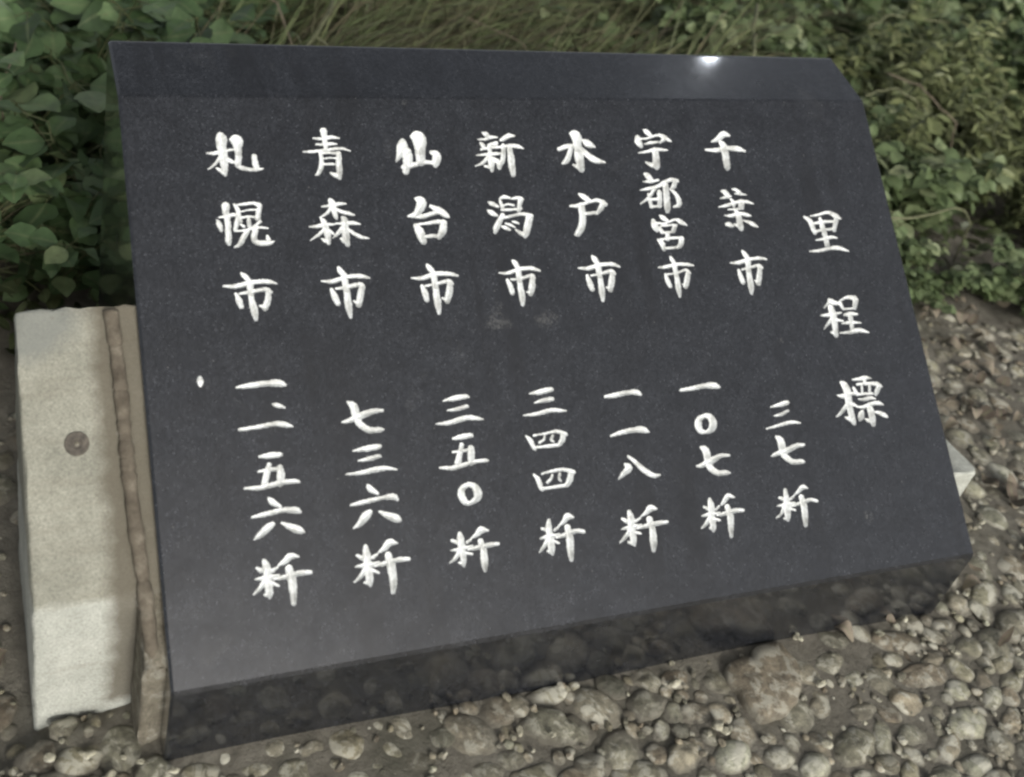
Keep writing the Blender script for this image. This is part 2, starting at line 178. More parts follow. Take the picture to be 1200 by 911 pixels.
# ------------------------------------------------------------------ materials
def granite_mat():
    M = Mat('black_granite'); co = M.coords()
    v = M.node('ShaderNodeTexVoronoi'); v.inputs['Scale'].default_value = 420
    M.l.new(co, v.inputs['Vector'])
    grain = M.ramp(v.outputs['Color'], [(0.0, (.005, .0055, .0065)), (0.5, (.0120, .0131, .0156)), (0.85, (.0215, .0230, .0268)), (1.0, (.046, .048, .054))])
    cloud = M.ramp(M.noise(22, 7, .7, co), [(0.3, 0.68), (0.7, 1.4)])
    c = M.mix(1.0, grain, cloud, 'MULTIPLY')
    # thin weathering run-marks that follow the slope of the face
    co2 = M.coords((26, 1.2, 1.2))
    st = M.ramp(M.noise(1.0, 3, .5, co2), [(0.52, 0.0), (0.66, 1.0)])
    pat = M.ramp(M.noise(5, 2, .5, co), [(0.45, 0.0), (0.65, 1.0)])
    st = M.math('MULTIPLY', st, pat)
    c = M.mix(M.math('MULTIPLY', st, .75), c, (.0065, .0065, .007))
    # faint pale smudges of dust
    sm = M.ramp(M.noise(9, 6, .7, co, .6), [(0.62, 0.0), (0.78, 1.0)])
    c = M.mix(M.math('MULTIPLY', sm, .16), c, (.13, .13, .125))
    # a few rubbed pale scuffs with a place of their own, and tiny dust specks
    tc = M.node('ShaderNodeTexCoord')
    for (u, v_, rad_) in ((.475, .409, .022), (.552, .405, .020), (.388, .722, .008), (.935, .345, .006), (1.02, .08, .010)):
        p = np.array([u, 0, 0]) + F0 + v_ * FU - np.array([W / 2, .34, 0])
        d = M.node('ShaderNodeVectorMath', operation='DISTANCE'); d.inputs[1].default_value = tuple(float(q) for q in p)
        M.l.new(tc.outputs['Object'], d.inputs[0])
        mr = M.node('ShaderNodeMapRange'); mr.inputs[1].default_value = rad_; mr.inputs[2].default_value = rad_ * .3
        M.l.new(M.math('ADD', d.outputs['Value'], M.math('MULTIPLY', M.math('SUBTRACT', M.noise(38, 5, .7, co), .5), rad_ * 3)), mr.inputs[0])
        k = M.math('MULTIPLY', mr.outputs[0], M.ramp(M.noise(170, 5, .7, co, .8), [(0.45, 0.0), (0.62, 1.0)]))
        c = M.mix(M.math('MULTIPLY', k, .4), c, (.14, .138, .13))
    v2 = M.node('ShaderNodeTexVoronoi'); v2.inputs['Scale'].default_value = 26
    M.l.new(co, v2.inputs['Vector'])
    c = M.mix(M.math('MULTIPLY', M.ramp(v2.outputs['Distance'], [(0.0, 1.0), (0.045, 0.0)]), .4), c, (.2, .195, .185))
    M.base(c)
    M.rough(M.ramp(M.noise(30, 5, .6, co), [(0.3, .2), (0.7, .28)]))
    M.b.inputs['Coat Weight'].default_value = 0.8
    M.b.inputs['Coat Roughness'].default_value = 0.06
    M.b.inputs['Specular IOR Level'].default_value = 0.5
    M.bump(M.noise(700, 2, .5, co), .03, .0006)
    return M.done()

def paint_mat():
    M = Mat('white_letter_paint'); co = M.coords()
    w = M.ramp(M.noise(46, 6, .68, co), [(0.30, (.30, .305, .295)), (0.43, (.52, .53, .51)), (0.54, (.75, .77, .76)), (1, (.82, .84, .83))])
    grime = M.ramp(M.noise(260, 4, .7, co), [(0.3, .72), (0.55, 1.0)])
    w = M.mix(1.0, w, grime, 'MULTIPLY')
    M.base(w).rough(.55).bump(M.noise(500, 3, .5, co), .2, .0006)
    return M.done()

def pale_stone_mat(name, brown_x=None):
    M = Mat(name); co = M.coords()
    a = M.ramp(M.noise(16, 8, .65, co), [(0.25, (.31, .32, .28)), (0.55, (.44, .45, .40)), (0.8, (.56, .57, .515))])
    fine = M.ramp(M.noise(330, 4, .7, co), [(0.3, .62), (0.7, 1.22)])
    c = M.mix(1.0, a, fine, 'MULTIPLY')
    lay = M.ramp(M.noise(1.0, 4, .6, M.coords((8, 70, 70))), [(0.52, 0.0), (0.75, 1.0)])
    c = M.mix(M.math('MULTIPLY', lay, .35), c, (.25, .235, .195))
    if brown_x is not None:
        sep = M.node('ShaderNodeSeparateXYZ'); tc = M.node('ShaderNodeTexCoord')
        M.l.new(tc.outputs['Object'], sep.inputs[0])
        x, y, z = sep.outputs
        wob = M.math('MULTIPLY', M.math('SUBTRACT', M.noise(35, 4, .6, co), .5), .03)
        xx = M.math('ADD', x, wob)
        # sloping top: weathered brown plus painted shade, so the upright front looks better lit
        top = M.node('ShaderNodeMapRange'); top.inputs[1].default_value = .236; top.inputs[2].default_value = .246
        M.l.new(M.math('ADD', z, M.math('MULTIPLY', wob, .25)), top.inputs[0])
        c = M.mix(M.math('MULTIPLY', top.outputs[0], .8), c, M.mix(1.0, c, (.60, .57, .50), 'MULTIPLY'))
        # rusty run-off beside the mortar joint (object origin: block's left front corner)
        st = M.node('ShaderNodeMapRange'); st.inputs[1].default_value = .080; st.inputs[2].default_value = .100
        M.l.new(xx, st.inputs[0])
        low = M.node('ShaderNodeMapRange'); low.inputs[1].default_value = .035; low.inputs[2].default_value = .05
        M.l.new(M.math('ADD', z, wob), low.inputs[0])
        c = M.mix(M.math('MULTIPLY', M.math('MULTIPLY', st.outputs[0], low.outputs[0]), .82), c, (.098, .083, .058))
        # blue-grey damp patch in the upper outer corner of the sloping top
        d = M.node('ShaderNodeVectorMath', operation='DISTANCE'); d.inputs[1].default_value = (.018, .285, .425)
        M.l.new(tc.outputs['Object'], d.inputs[0])
        pm = M.node('ShaderNodeMapRange'); pm.inputs[1].default_value = .072; pm.inputs[2].default_value = .05
        M.l.new(M.math('ADD', d.outputs['Value'], wob), pm.inputs[0])
        c = M.mix(M.math('MULTIPLY', pm.outputs[0], .7), c, (.17, .18, .165))
    pits = M.node('ShaderNodeTexVoronoi'); pits.inputs['Scale'].default_value = 75
    M.l.new(co, pits.inputs['Vector'])
    pit = M.math('MULTIPLY', M.ramp(pits.outputs['Distance'], [(0.10, 1.0), (0.22, 0.0)]), M.ramp(M.noise(18, 3, .6, co), [(0.5, 0.0), (0.6, 1.0)]))
    c = M.mix(M.math('MULTIPLY', pit, .55), c, (.16, .15, .125))
    M.base(c).rough(.85)
    M.bump(M.math('ADD', M.noise(90, 6, .7, co), M.math('MULTIPLY', M.noise(400, 3, .6, co), .5)), .45, .003)
    return M.done()

def mortar_mat():
    M = Mat('joint_mortar'); co = M.coords()
    a = M.ramp(M.noise(40, 6, .7, co), [(0.3, (.055, .044, .031)), (0.55, (.125, .106, .078)), (0.8, (.25, .225, .178))])
    M.base(a).rough(.9).bump(M.noise(200, 5, .7, co), .6, .002)
    return M.done()

def cobble_mat():
    M = Mat('river_cobble'); co = M.coords()
    t = M.attr('tint')
    base = M.ramp(t, [(0.0, (.085, .080, .062)), (0.25, (.145, .133, .102)), (0.5, (.215, .198, .152)), (0.75, (.33, .312, .24)), (1.0, (.48, .465, .37))])
    hue = M.ramp(M.attr('hue'), [(0.0, (1.10, .97, .86)), (0.35, (1.02, 1.0, .95)), (0.7, (.95, .99, .92)), (1.0, (1.08, 1.04, .88))])
    c = M.mix(1.0, base, hue, 'MULTIPLY')
    mot = M.ramp(M.noise(95, 6, .7, co), [(0.32, .5), (0.68, 1.5)])
    c = M.mix(1.0, c, mot, 'MULTIPLY')
    # pale noise blotches, stronger on the lighter stones
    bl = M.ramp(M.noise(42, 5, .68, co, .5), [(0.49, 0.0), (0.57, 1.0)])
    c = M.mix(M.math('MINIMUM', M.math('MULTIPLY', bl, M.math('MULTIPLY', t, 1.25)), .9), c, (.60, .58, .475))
    # earth left around the foot of each stone
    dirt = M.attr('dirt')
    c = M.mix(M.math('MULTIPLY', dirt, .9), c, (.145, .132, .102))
    M.base(c).rough(M.ramp(M.noise(60, 4, .6, co), [(0.3, .38), (0.7, .7)]))
    M.bump(M.math('ADD', M.noise(120, 7, .75, co), M.math('MULTIPLY', M.noise(420, 4, .7, co), .5)), .8, .005)
    return M.done()

def soil_mat():
    M = Mat('earthy_mortar'); co = M.coords()
    a = M.ramp(M.noise(28, 8, .7, co), [(0.25, (.085, .077, .060)), (0.5, (.175, .160, .126)), (0.78, (.29, .27, .22))])
    g = M.ramp(M.noise(5, 4, .6, co), [(0.5, 0.0), (0.7, 1.0)])
    a = M.mix(M.math('MULTIPLY', g, .4), a, (.045, .05, .028))
    M.base(a).rough(.9).bump(M.math('ADD', M.noise(60, 8, .75, co), M.math('MULTIPLY', M.noise(300, 4, .7, co), .5)), .9, .008)
    return M.done()

def leaf_mat(name, stops, trans=.22, rough=.5):
    M = Mat(name)
    c = M.ramp(M.attr('tint'), stops)
    co = M.coords()
    c = M.mix(M.ramp(M.attr('rib'), [(0.84, 0.0), (0.97, .45)]), c, (.17, .20, .10))
    spots = M.ramp(M.noise(70, 5, .7, co), [(0.66, 0.0), (0.72, .75)])
    c = M.mix(spots, c, (.10, .078, .04))
    c = M.mix(1.0, c, M.ramp(M.noise(45, 4, .6, co), [(0.3, .75), (0.7, 1.2)]), 'MULTIPLY')
    M.base(c).rough(rough)
    tr = M.node('ShaderNodeBsdfTranslucent'); M.l.new(c, tr.inputs[0])
    mx = M.node('ShaderNodeMixShader'); mx.inputs[0].default_value = trans
    out = M.n['Material Output']
    M.l.new(M.b.outputs[0], mx.inputs[1]); M.l.new(tr.outputs[0], mx.inputs[2]); M.l.new(mx.outputs[0], out.inputs[0])
    M.bump(M.noise(80, 3, .6, co), .25, .003)
    return M.done()

def plain_mat(name, c, rough=.7, var=.3, scale=60, metal=0.0):
    M = Mat(name); co = M.coords()
    M.base(M.mix(1.0, c, M.ramp(M.noise(scale, 5, .6, co), [(0.3, 1 - var), (0.7, 1 + var)]), 'MULTIPLY'))
    M.rough(rough); M.b.inputs['Metallic'].default_value = metal
    M.bump(M.noise(scale * 3, 4, .6, co), .3, .001)
    return M.done()

GRANITE = granite_mat(); PAINT = paint_mat()
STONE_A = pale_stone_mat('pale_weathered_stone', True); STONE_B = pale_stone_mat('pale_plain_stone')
MORTAR = mortar_mat()
def stained_mat():
    M = Mat('rust_stained_mortar'); co = M.coords()
    a = M.ramp(M.noise(1.0, 6, .65, M.coords((45, 45, 38))), [(0.3, (.085, .073, .052)), (0.52, (.165, .149, .113)), (0.75, (.34, .33, .28))])
    a = M.mix(1.0, a, M.ramp(M.noise(330, 4, .7, co), [(0.3, .65), (0.7, 1.25)]), 'MULTIPLY')
    M.base(a).rough(.9).bump(M.math('ADD', M.noise(110, 6, .75, co), M.math('MULTIPLY', M.noise(420, 3, .6, co), .5)), .6, .003)
    return M.done()
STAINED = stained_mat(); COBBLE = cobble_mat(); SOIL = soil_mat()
LEAF_BROAD = leaf_mat('broad_leaf', [(0.0, (.030, .052, .020)), (0.5, (.072, .122, .048)), (0.85, (.125, .185, .080)), (1.0, (.19, .235, .11))])
LEAF_TRI = leaf_mat('trifoliate_leaf', [(0.0, (.055, .080, .034)), (0.5, (.130, .178, .078)), (0.85, (.205, .25, .125)), (1.0, (.28, .31, .17))])
LEAF_FEATHER = leaf_mat('feathery_leaf', [(0.0, (.07, .086, .033)), (0.5, (.155, .180, .075)), (1.0, (.26, .275, .13))])
GRASS = leaf_mat('grass_blade', [(0.0, (.075, .065, .038)), (0.35, (.155, .138, .078)), (0.55, (.125, .165, .066)), (1.0, (.27, .285, .14))], .2, .6)
COVER = leaf_mat('ground_cover_leaf', [(0.0, (.035, .045, .018)), (0.6, (.078, .098, .038)), (1.0, (.13, .145, .065))])
STEM = plain_mat('plant_stem', (.075, .085, .035), .6)
VINE = plain_mat('pale_vine', (.12, .125, .065), .7)
TWIG = plain_mat('dry_twig', (.15, .125, .085), .8)
LITTER = leaf_mat('dry_leaf', [(0.0, (.055, .042, .030)), (0.5, (.125, .098, .070)), (1.0, (.26, .22, .165))], .1, .7)
RUSTY = plain_mat('rusty_metal', (.082, .071, .056), .75, .5, 160)
METAL = plain_mat('grey_lamp_metal', (.22, .23, .23), .45, .1, 30, 0.6)

# ------------------------------------------------------------------ ground
def ground_z(x, y):
    x = np.asarray(x, float); y = np.asarray(y, float)
    s = np.clip((.02 - x) / .10, 0, 1); s = s * s * (3 - 2 * s)
    k = np.clip((y + .05) / .12, 0, 1); k2 = np.clip((.75 - y) / .3, 0, 1)
    heap = .042 * np.exp(-((x + .088) / .045) ** 2 - ((y - .062) / .035) ** 2)
    return -.045 * s * k * k2 + heap

def axis(lo, hi, step, far):
    mid = np.arange(lo, hi + 1e-6, step)
    g = []; d = step
    p = lo
    while p > -far:
        d *= 1.6; p -= d; g.append(p)
    h = []; d = step; p = hi
    while p < far:
        d *= 1.6; p += d; h.append(p)
    return np.concatenate([np.array(g[::-1]), mid, np.array(h)])

gx = axis(-1.2, 3.2, .03, 160); gy = axis(-1.2, 3.4, .03, 160)
GX, GY = np.meshgrid(gx, gy)
GZ = ground_z(GX, GY) + .004 * np.sin(GX * 9.1 + 1.3 * np.sin(GY * 7)) * np.cos(GY * 8.3) * (np.hypot(GX - 1, GY - .5) < 6)
gv = np.stack([GX, GY, GZ], -1).reshape(-1, 3)
nx, ny = len(gx), len(gy)
ii = (np.arange(ny - 1)[:, None] * nx + np.arange(nx - 1)[None, :]).ravel()
gf = np.stack([ii, ii + 1, ii + 1 + nx, ii + nx], 1)
g_ = mesh_obj('ground', gv, gf, SOIL, smooth=True)
tag(g_, 'brown earthy ground between the cobbles and under the weeds', 'ground', kind='structure')

# ------------------------------------------------------------------ cobbles
def icosphere(sub):
    import bmesh
    bm = bmesh.new(); bmesh.ops.create_icosphere(bm, subdivisions=sub, radius=1)
    V = np.array([v.co[:] for v in bm.verts]); F = np.array([[v.index for v in f.verts] for f in bm.faces])
    bm.free(); return V, F
ICO3, ICO2, ICO1 = icosphere(4), icosphere(3), icosphere(2)

def lumpy(P, amp, seed, freqs=((1.7, 1), (3.6, .5), (7.5, .22))):
    r = np.random.default_rng(seed); d = np.zeros(len(P))
    for fq, a in freqs:
        for _ in range(4):
            k = r.normal(size=3) * fq; d += a * np.sin(P @ k + r.uniform(0, 6.28))
    return P * (1 + amp * d[:, None] / 3)

COBBLES = [[0.224,-0.029,0.026,-0.006,-0.007,-0.022,0.45],[0.391,-0.05,0.035,-0.024,-0.02,-0.024,0.42],[0.485,-0.059,0.036,-0.015,-0.016,-0.023,0.4],[0.457,-0.12,0.033,-0.007,-0.01,-0.021,0.6],[0.523,-0.122,0.028,-0.006,-0.011,-0.021,0.5],[0.511,-0.016,0.035,0.002,-0.003,-0.013,0.75],[0.569,-0.045,0.026,-0.023,-0.02,-0.018,0.6],[0.583,-0.105,0.03,-0.006,-0.013,-0.024,0.62],[0.655,-0.138,0.026,-0.005,-0.013,-0.021,0.72],[0.722,-0.152,0.027,-0.006,-0.014,-0.021,0.98],[0.71,-0.08,0.027,-0.005,-0.01,-0.016,0.4],[0.531,-0.069,0.03,-0.006,-0.011,-0.022,0.4],[0.494,-0.131,0.028,-0.006,-0.008,-0.016,0.5],[0.646,-0.093,0.012,-0.002,-0.008,-0.015,0.85],[0.644,-0.053,0.03,-0.006,-0.013,-0.023,0.32],[0.714,-0.023,0.023,-0.004,-0.009,-0.016,0.55],[0.847,-0.119,0.033,-0.007,-0.019,-0.027,0.5],[0.79,-0.16,0.018,-0.012,-0.016,-0.013,0.6],[0.833,-0.188,0.024,-0.005,-0.014,-0.019,0.85],[0.903,-0.172,0.032,-0.007,-0.017,-0.022,0.38],[0.956,-0.173,0.018,-0.001,-0.016,-0.028,0.65],[1.012,-0.175,0.026,-0.005,-0.014,-0.017,0.5],[1.11,-0.179,0.017,-0.021,-0.026,-0.014,0.88],[1.048,-0.205,0.018,-0.004,-0.016,-0.018,0.6],[1.076,-0.234,0.027,-0.006,-0.017,-0.019,0.72],[1.044,-0.127,0.025,-0.018,-0.021,-0.015,0.65],[1.087,-0.105,0.039,-0.008,-0.018,-0.021,0.35],[1.072,-0.065,0.02,-0.004,-0.01,-0.013,0.7],[1.098,-0.04,0.039,-0.016,-0.018,-0.017,0.42],[1.14,-0.128,0.024,-0.01,-0.016,-0.014,0.7],[1.174,-0.153,0.019,-0.004,-0.017,-0.018,0.62],[1.175,-0.191,0.019,-0.004,-0.018,-0.019,0.65],[1.207,-0.066,0.019,-0.014,-0.022,-0.016,0.5],[1.257,-0.07,0.024,-0.018,-0.03,-0.02,0.35],[1.197,-0.025,0.022,-0.004,-0.01,-0.011,0.6],[1.255,0.005,0.025,-0.014,-0.019,-0.016,0.75],[1.321,0.013,0.027,-0.005,-0.019,-0.02,0.6],[1.327,-0.041,0.034,-0.006,-0.026,-0.027,0.4],[1.238,-0.13,0.022,-0.004,-0.017,-0.017,0.6],[0.967,-0.223,0.014,-0.003,-0.013,-0.016,0.6],[0.974,-0.078,0.02,-0.004,-0.009,-0.012,0.5],[0.951,-0.048,0.027,-0.005,-0.013,-0.018,0.35],[0.904,-0.216,0.022,-0.005,-0.008,-0.01,0.5],[1.009,-0.24,0.028,-0.006,-0.013,-0.014,0.5],[1.091,-0.259,0.026,-0.006,-0.012,-0.012,0.5],[0.105,-0.03,0.03,-0.006,-0.003,-0.014,0.4],[0.044,-0.023,0.025,-0.005,-0.002,-0.012,0.38],[0.248,-0.061,0.016,-0.003,-0.004,-0.012,0.5],[0.185,-0.033,0.027,-0.006,-0.005,-0.018,0.45],[0.303,-0.067,0.032,-0.007,-0.006,-0.018,0.2],[0.345,-0.045,0.028,-0.001,-0.003,-0.017,0.2],[0.389,-0.099,0.027,-0.006,-0.007,-0.017,0.45],[0.423,-0.089,0.022,-0.005,-0.006,-0.013,0.4],[0.95,-0.129,0.029,-0.006,-0.013,-0.016,0.35],[1.248,-0.102,0.02,-0.004,-0.014,-0.015,0.5],[1.139,-0.073,0.02,-0.004,-0.011,-0.013,0.45]]
SPECKS = [[0.894,-0.039],[0.918,-0.08],[0.94,-0.149],[0.864,-0.166],[1.168,-0.077],[1.276,-0.1],[0.928,-0.006],[1.128,-0.008],[0.007,-0.019],[-0.063,-0.006],[-0.045,0.017],[-0.129,0.039],[-0.088,0.029],[-0.027,0.004],[0.721,-0.109],[0.731,-0.119],[0.703,-0.116],[0.698,-0.036],[0.488,-0.074],[1.42,0.139]]
FLAT_STONE = [[0.833,-0.023],[0.897,-0.006],[0.894,-0.054],[0.853,-0.101],[0.793,-0.111],[0.783,-0.073],[0.779,-0.038]]

class Bag:
    def __init__(self): self.V = []; self.F = []; self.A = {}; self.n = 0
    def add(self, V, F, **at):
        V = np.asarray(V, float); self.V.append(V); F = np.asarray(F); self.F += (F + self.n).tolist()
        for k, a in at.items(): self.A.setdefault(k, []).append(np.broadcast_to(np.asarray(a, float), (len(V),)))
        self.n += len(V)
    def obj(self, name, mat, parent=None, loc=None, smooth=True):
        return mesh_obj(name, np.concatenate(self.V), self.F, mat, parent, loc, {k: np.concatenate(a) for k, a in self.A.items()}, smooth)

def superflat(P):
    # a river stone: rounder shoulders and a flatter crown than a sphere
    q = P.copy(); q[:, 2] = np.sign(q[:, 2]) * np.abs(q[:, 2]) ** 1.15
    return q

cb = Bag()
placed = []
def put_stone(x, y, u, w, tint, seed, high=None, ico=None):
    r = np.random.default_rng(seed)
    a = math.hypot(*u); b = math.hypot(*w)
    tint = min(1.0, tint + .12 * max(0, min(1, (x - .55) / .4)) * (y < .15))
    hgt = (high if high is not None else r.uniform(.30, .46)) * min(a, b)
    ic = ico or (ICO3 if y < .15 and x > -.2 else ICO2)
    P = lumpy(superflat(ic[0]), .17, seed)
    q = np.outer(P[:, 0], (u[0], u[1], 0)) + np.outer(P[:, 1], (w[0], w[1], 0))
    q[:, 2] = P[:, 2] * hgt + (q[:, 0] * r.normal(0, .08) + q[:, 1] * r.normal(0, .08))
    z0 = float(ground_z(x, y)) - hgt * (r.uniform(.38, .66) if x > 1.2 and y > .15 or x < -.12 else r.uniform(.30, .58))
    q += (x, y, z0)
    rel = (q[:, 2] - float(ground_z(x, y))) / (hgt + 1e-9)
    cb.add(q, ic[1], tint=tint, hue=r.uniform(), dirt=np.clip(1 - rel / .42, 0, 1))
    placed.append((x, y, (a + b) / 2 * .95))

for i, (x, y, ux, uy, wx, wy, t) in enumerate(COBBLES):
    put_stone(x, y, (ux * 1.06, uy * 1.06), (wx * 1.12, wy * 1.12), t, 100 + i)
# a broad flat brown stone let into the paving
fs = np.array(FLAT_STONE); fc = fs.mean(0)
placed.append((fc[0], fc[1], .055)); placed.append((fc[0] - .03, fc[1] - .03, .04))
K = 48
ang = np.linspace(0, 2 * math.pi, K, endpoint=False)
rel_ = fs - fc; pa = np.arctan2(rel_[:, 1], rel_[:, 0]); pr = np.hypot(rel_[:, 0], rel_[:, 1]); od = np.argsort(pa)
rad = np.interp(ang, np.concatenate([pa[od] - 2 * math.pi, pa[od], pa[od] + 2 * math.pi]), np.tile(pr[od], 3))
fV, fF = [], []
for k, (s_, z_) in enumerate(((1.04, -.01), (1.0, .008), (.93, .015), (.6, .017), (.25, .018))):
    for j in range(K):
        r_ = rad[j] * s_ * (1 + .03 * math.sin(5 * ang[j] + 1) + .02 * math.sin(11 * ang[j]))
        fV.append((fc[0] + r_ * math.cos(ang[j]), fc[1] + r_ * math.sin(ang[j]), z_ + .0015 * math.sin(3 * ang[j] + k)))
for k in range(4):
    for j in range(K):
        a0 = k * K + j; b0 = k * K + (j + 1) % K
        fF.append((a0, b0, b0 + K)); fF.append((a0, b0 + K, a0 + K))
fV.append((fc[0], fc[1], .018))
fF += [(4 * K + j, 4 * K + (j + 1) % K, 5 * K) for j in range(K)]
cb.add(fV, fF, tint=.43, hue=.12, dirt=np.repeat([1, .7, .1, 0, 0, 0], [K, K, K, K, K, 1])[:5 * K + 1])

def in_sign(x, y, r):
    if -.01 - r * .7 < x < W + .01 + r * .7 and -r * .5 < y < .72: return True
    if -.16 - r * .7 < x < .0 and .09 - r * .7 < y < .40: return True
    if 1.2 <= x < 1.335 + r * .6 and .135 - r * .6 < y < .52: return True
    return False

def paved(x, y):
    edge = .70 + .07 * math.sin(x * 5.1) + .05 * math.sin(x * 11.7 + 1)
    return y < edge

grid = {}
def near_ok(x, y, r):
    gx_, gy_ = int(x // .08), int(y // .08)
    for a in range(gx_ - 1, gx_ + 2):
        for b in range(gy_ - 1, gy_ + 2):
            for (px, py, pr_) in grid.get((a, b), ()):
                if math.hypot(px - x, py - y) < (pr_ + r) * .76: return False
    return True
def reg(x, y, r): grid.setdefault((int(x // .08), int(y // .08)), []).append((x, y, r))
for p in placed: reg(*p)
seed = 1000
for rr, tries in ((.031, 8000), (.026, 16000), (.020, 30000), (.014, 45000), (.009, 40000)):
    for _ in range(tries):
        x = random.uniform(-1.0, 2.9); y = random.uniform(-1.0, .8)
        r = rr * random.uniform(.85, 1.15)
        if not paved(x, y) or in_sign(x, y, r) or not near_ok(x, y, r): continue
        if rr < .018 and (y < -.45 or x < -.35 or x > 2.3): continue
        if x < -.15 and y > -.03 and random.random() < .6: continue
        if x > 1.15 and y > .0 and rr > .03 and random.random() < .7: continue
        a = random.uniform(0, 3.14); e = random.uniform(.72, 1.0)
        t = min(1, max(.05, random.gauss(.5, .17)))
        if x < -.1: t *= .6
        if random.random() < .08: t = random.uniform(.8, 1)
        seed += 1
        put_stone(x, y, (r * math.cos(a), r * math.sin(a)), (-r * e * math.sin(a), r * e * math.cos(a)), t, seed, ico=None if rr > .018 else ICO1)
        reg(x, y, r)
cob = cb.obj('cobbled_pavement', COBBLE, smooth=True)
tag(cob, 'pavement of rounded river cobbles set in earthy mortar around the black tablet', 'pavement', kind='structure')

# grit: tiny pale chips lying between the cobbles
gb = Bag()
gr = np.random.default_rng(5)
def chip(x, y, r, t, sd_):
    P = lumpy(ICO1[0], .35, sd_) * (r, r * gr.uniform(.6, 1), r * gr.uniform(.45, .8))
    a = gr.uniform(0, 6.28); c, s = math.cos(a), math.sin(a)
    q = np.stack([P[:, 0] * c - P[:, 1] * s, P[:, 0] * s + P[:, 1] * c, P[:, 2]], 1) + (x, y, float(ground_z(x, y)) + .002 + r * .25)
    gb.add(q, ICO1[1], tint=t, hue=gr.uniform(), dirt=0)
for i in range(6000):
    x, y = gr.uniform(-.5, 2.3), gr.uniform(-.45, .72)
    if in_sign(x, y, .004) or not paved(x, y) or not near_ok(x, y, .001): continue
    chip(x, y, gr.uniform(.0022, .0075), min(.9, max(.1, gr.normal(.42, .18))), i)
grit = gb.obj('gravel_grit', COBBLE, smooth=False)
tag(grit, 'small pale chips of gravel scattered between the cobbles', 'gravel', kind='stuff')
base_w = bpy.data.objects
whites = None
for i, (x, y) in enumerate(SPECKS):
    r = .0065 + .002 * math.sin(i * 2.3)
    P = lumpy(ICO2[0], .55, 7000 + i) * (r * .9, r * .7, r * .5)
    zc = float(ground_z(x, y)) + .011
    sb = Bag(); sb.add(P + (x, y, zc), ICO2[1], tint=.86, hue=.4, dirt=0)
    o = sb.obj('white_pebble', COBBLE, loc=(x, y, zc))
    tag(o, 'tiny white pebble lying loose on the cobbles near the black tablet', 'pebble', 'loose white pebbles on the cobbles')

# ------------------------------------------------------------------ the black granite tablet
tablet = tag(empty('milestone_tablet', (W / 2, .34, 0)),
             'large sloping black granite tablet engraved with columns of white Japanese characters', 'milestone')
def fp(u, v, n=0.0):
    """point on the sloping face: u along the width, v up the slope, n out of the face (metres)"""
    return np.array([u, 0, 0]) + F0 + v * FU + n * FN

CELL = .0008
DEPTH_K, DEPTH_MAX = 1.05, .0065
def catmull(P, n=5):
    P = np.array(P, float)
    if len(P) < 3: 
        t = np.linspace(0, 1, n + 1)[:, None]; return P[0] + (P[1] - P[0]) * t
    Q = np.vstack([2 * P[0] - P[1], P, 2 * P[-1] - P[-2]]); out = []
    for i in range(1, len(Q) - 2):
        for t in np.arange(n) / n:
            a, b, c, d = Q[i - 1:i + 3]
            out.append(.5 * (2 * b + (c - a) * t + (2 * a - 5 * b + 4 * c - d) * t * t + (3 * b - a - 3 * c + d) * t ** 3))
    out.append(P[-1]); return np.array(out)

def glyph_field(strokes, xs, ys):
    X, Y = np.meshgrid(xs, ys); f = np.full(X.shape, -1.0)
    for st in strokes:
        P = catmull(st) / 1000.0
        for a, b in zip(P[:-1], P[1:]):
            d = b[:2] - a[:2]; L = d @ d + 1e-12
            t = np.clip(((X - a[0]) * d[0] + (Y - a[1]) * d[1]) / L, 0, 1)
            r = np.maximum((a[2] + (b[2] - a[2]) * t), .0008) / 2 * .99
            f = np.maximum(f, r - np.hypot(X - a[0] - t * d[0], Y - a[1] - t * d[1]))
    k = 2 * math.pi / .0032
    f += .00022 * (np.sin(X * k + 3 * np.sin(Y * k * .31)) * np.sin(Y * k * 1.13 + 2 * np.sin(X * k * .23)))
    return f

faceV, faceF = [], []
def quad_face(u0, u1, v0, v1):
    n = len(faceV)
    faceV.extend([(u0, v0), (u1, v0), (u1, v1), (u0, v1)]); faceF.append((n, n + 1, n + 2, n + 3))

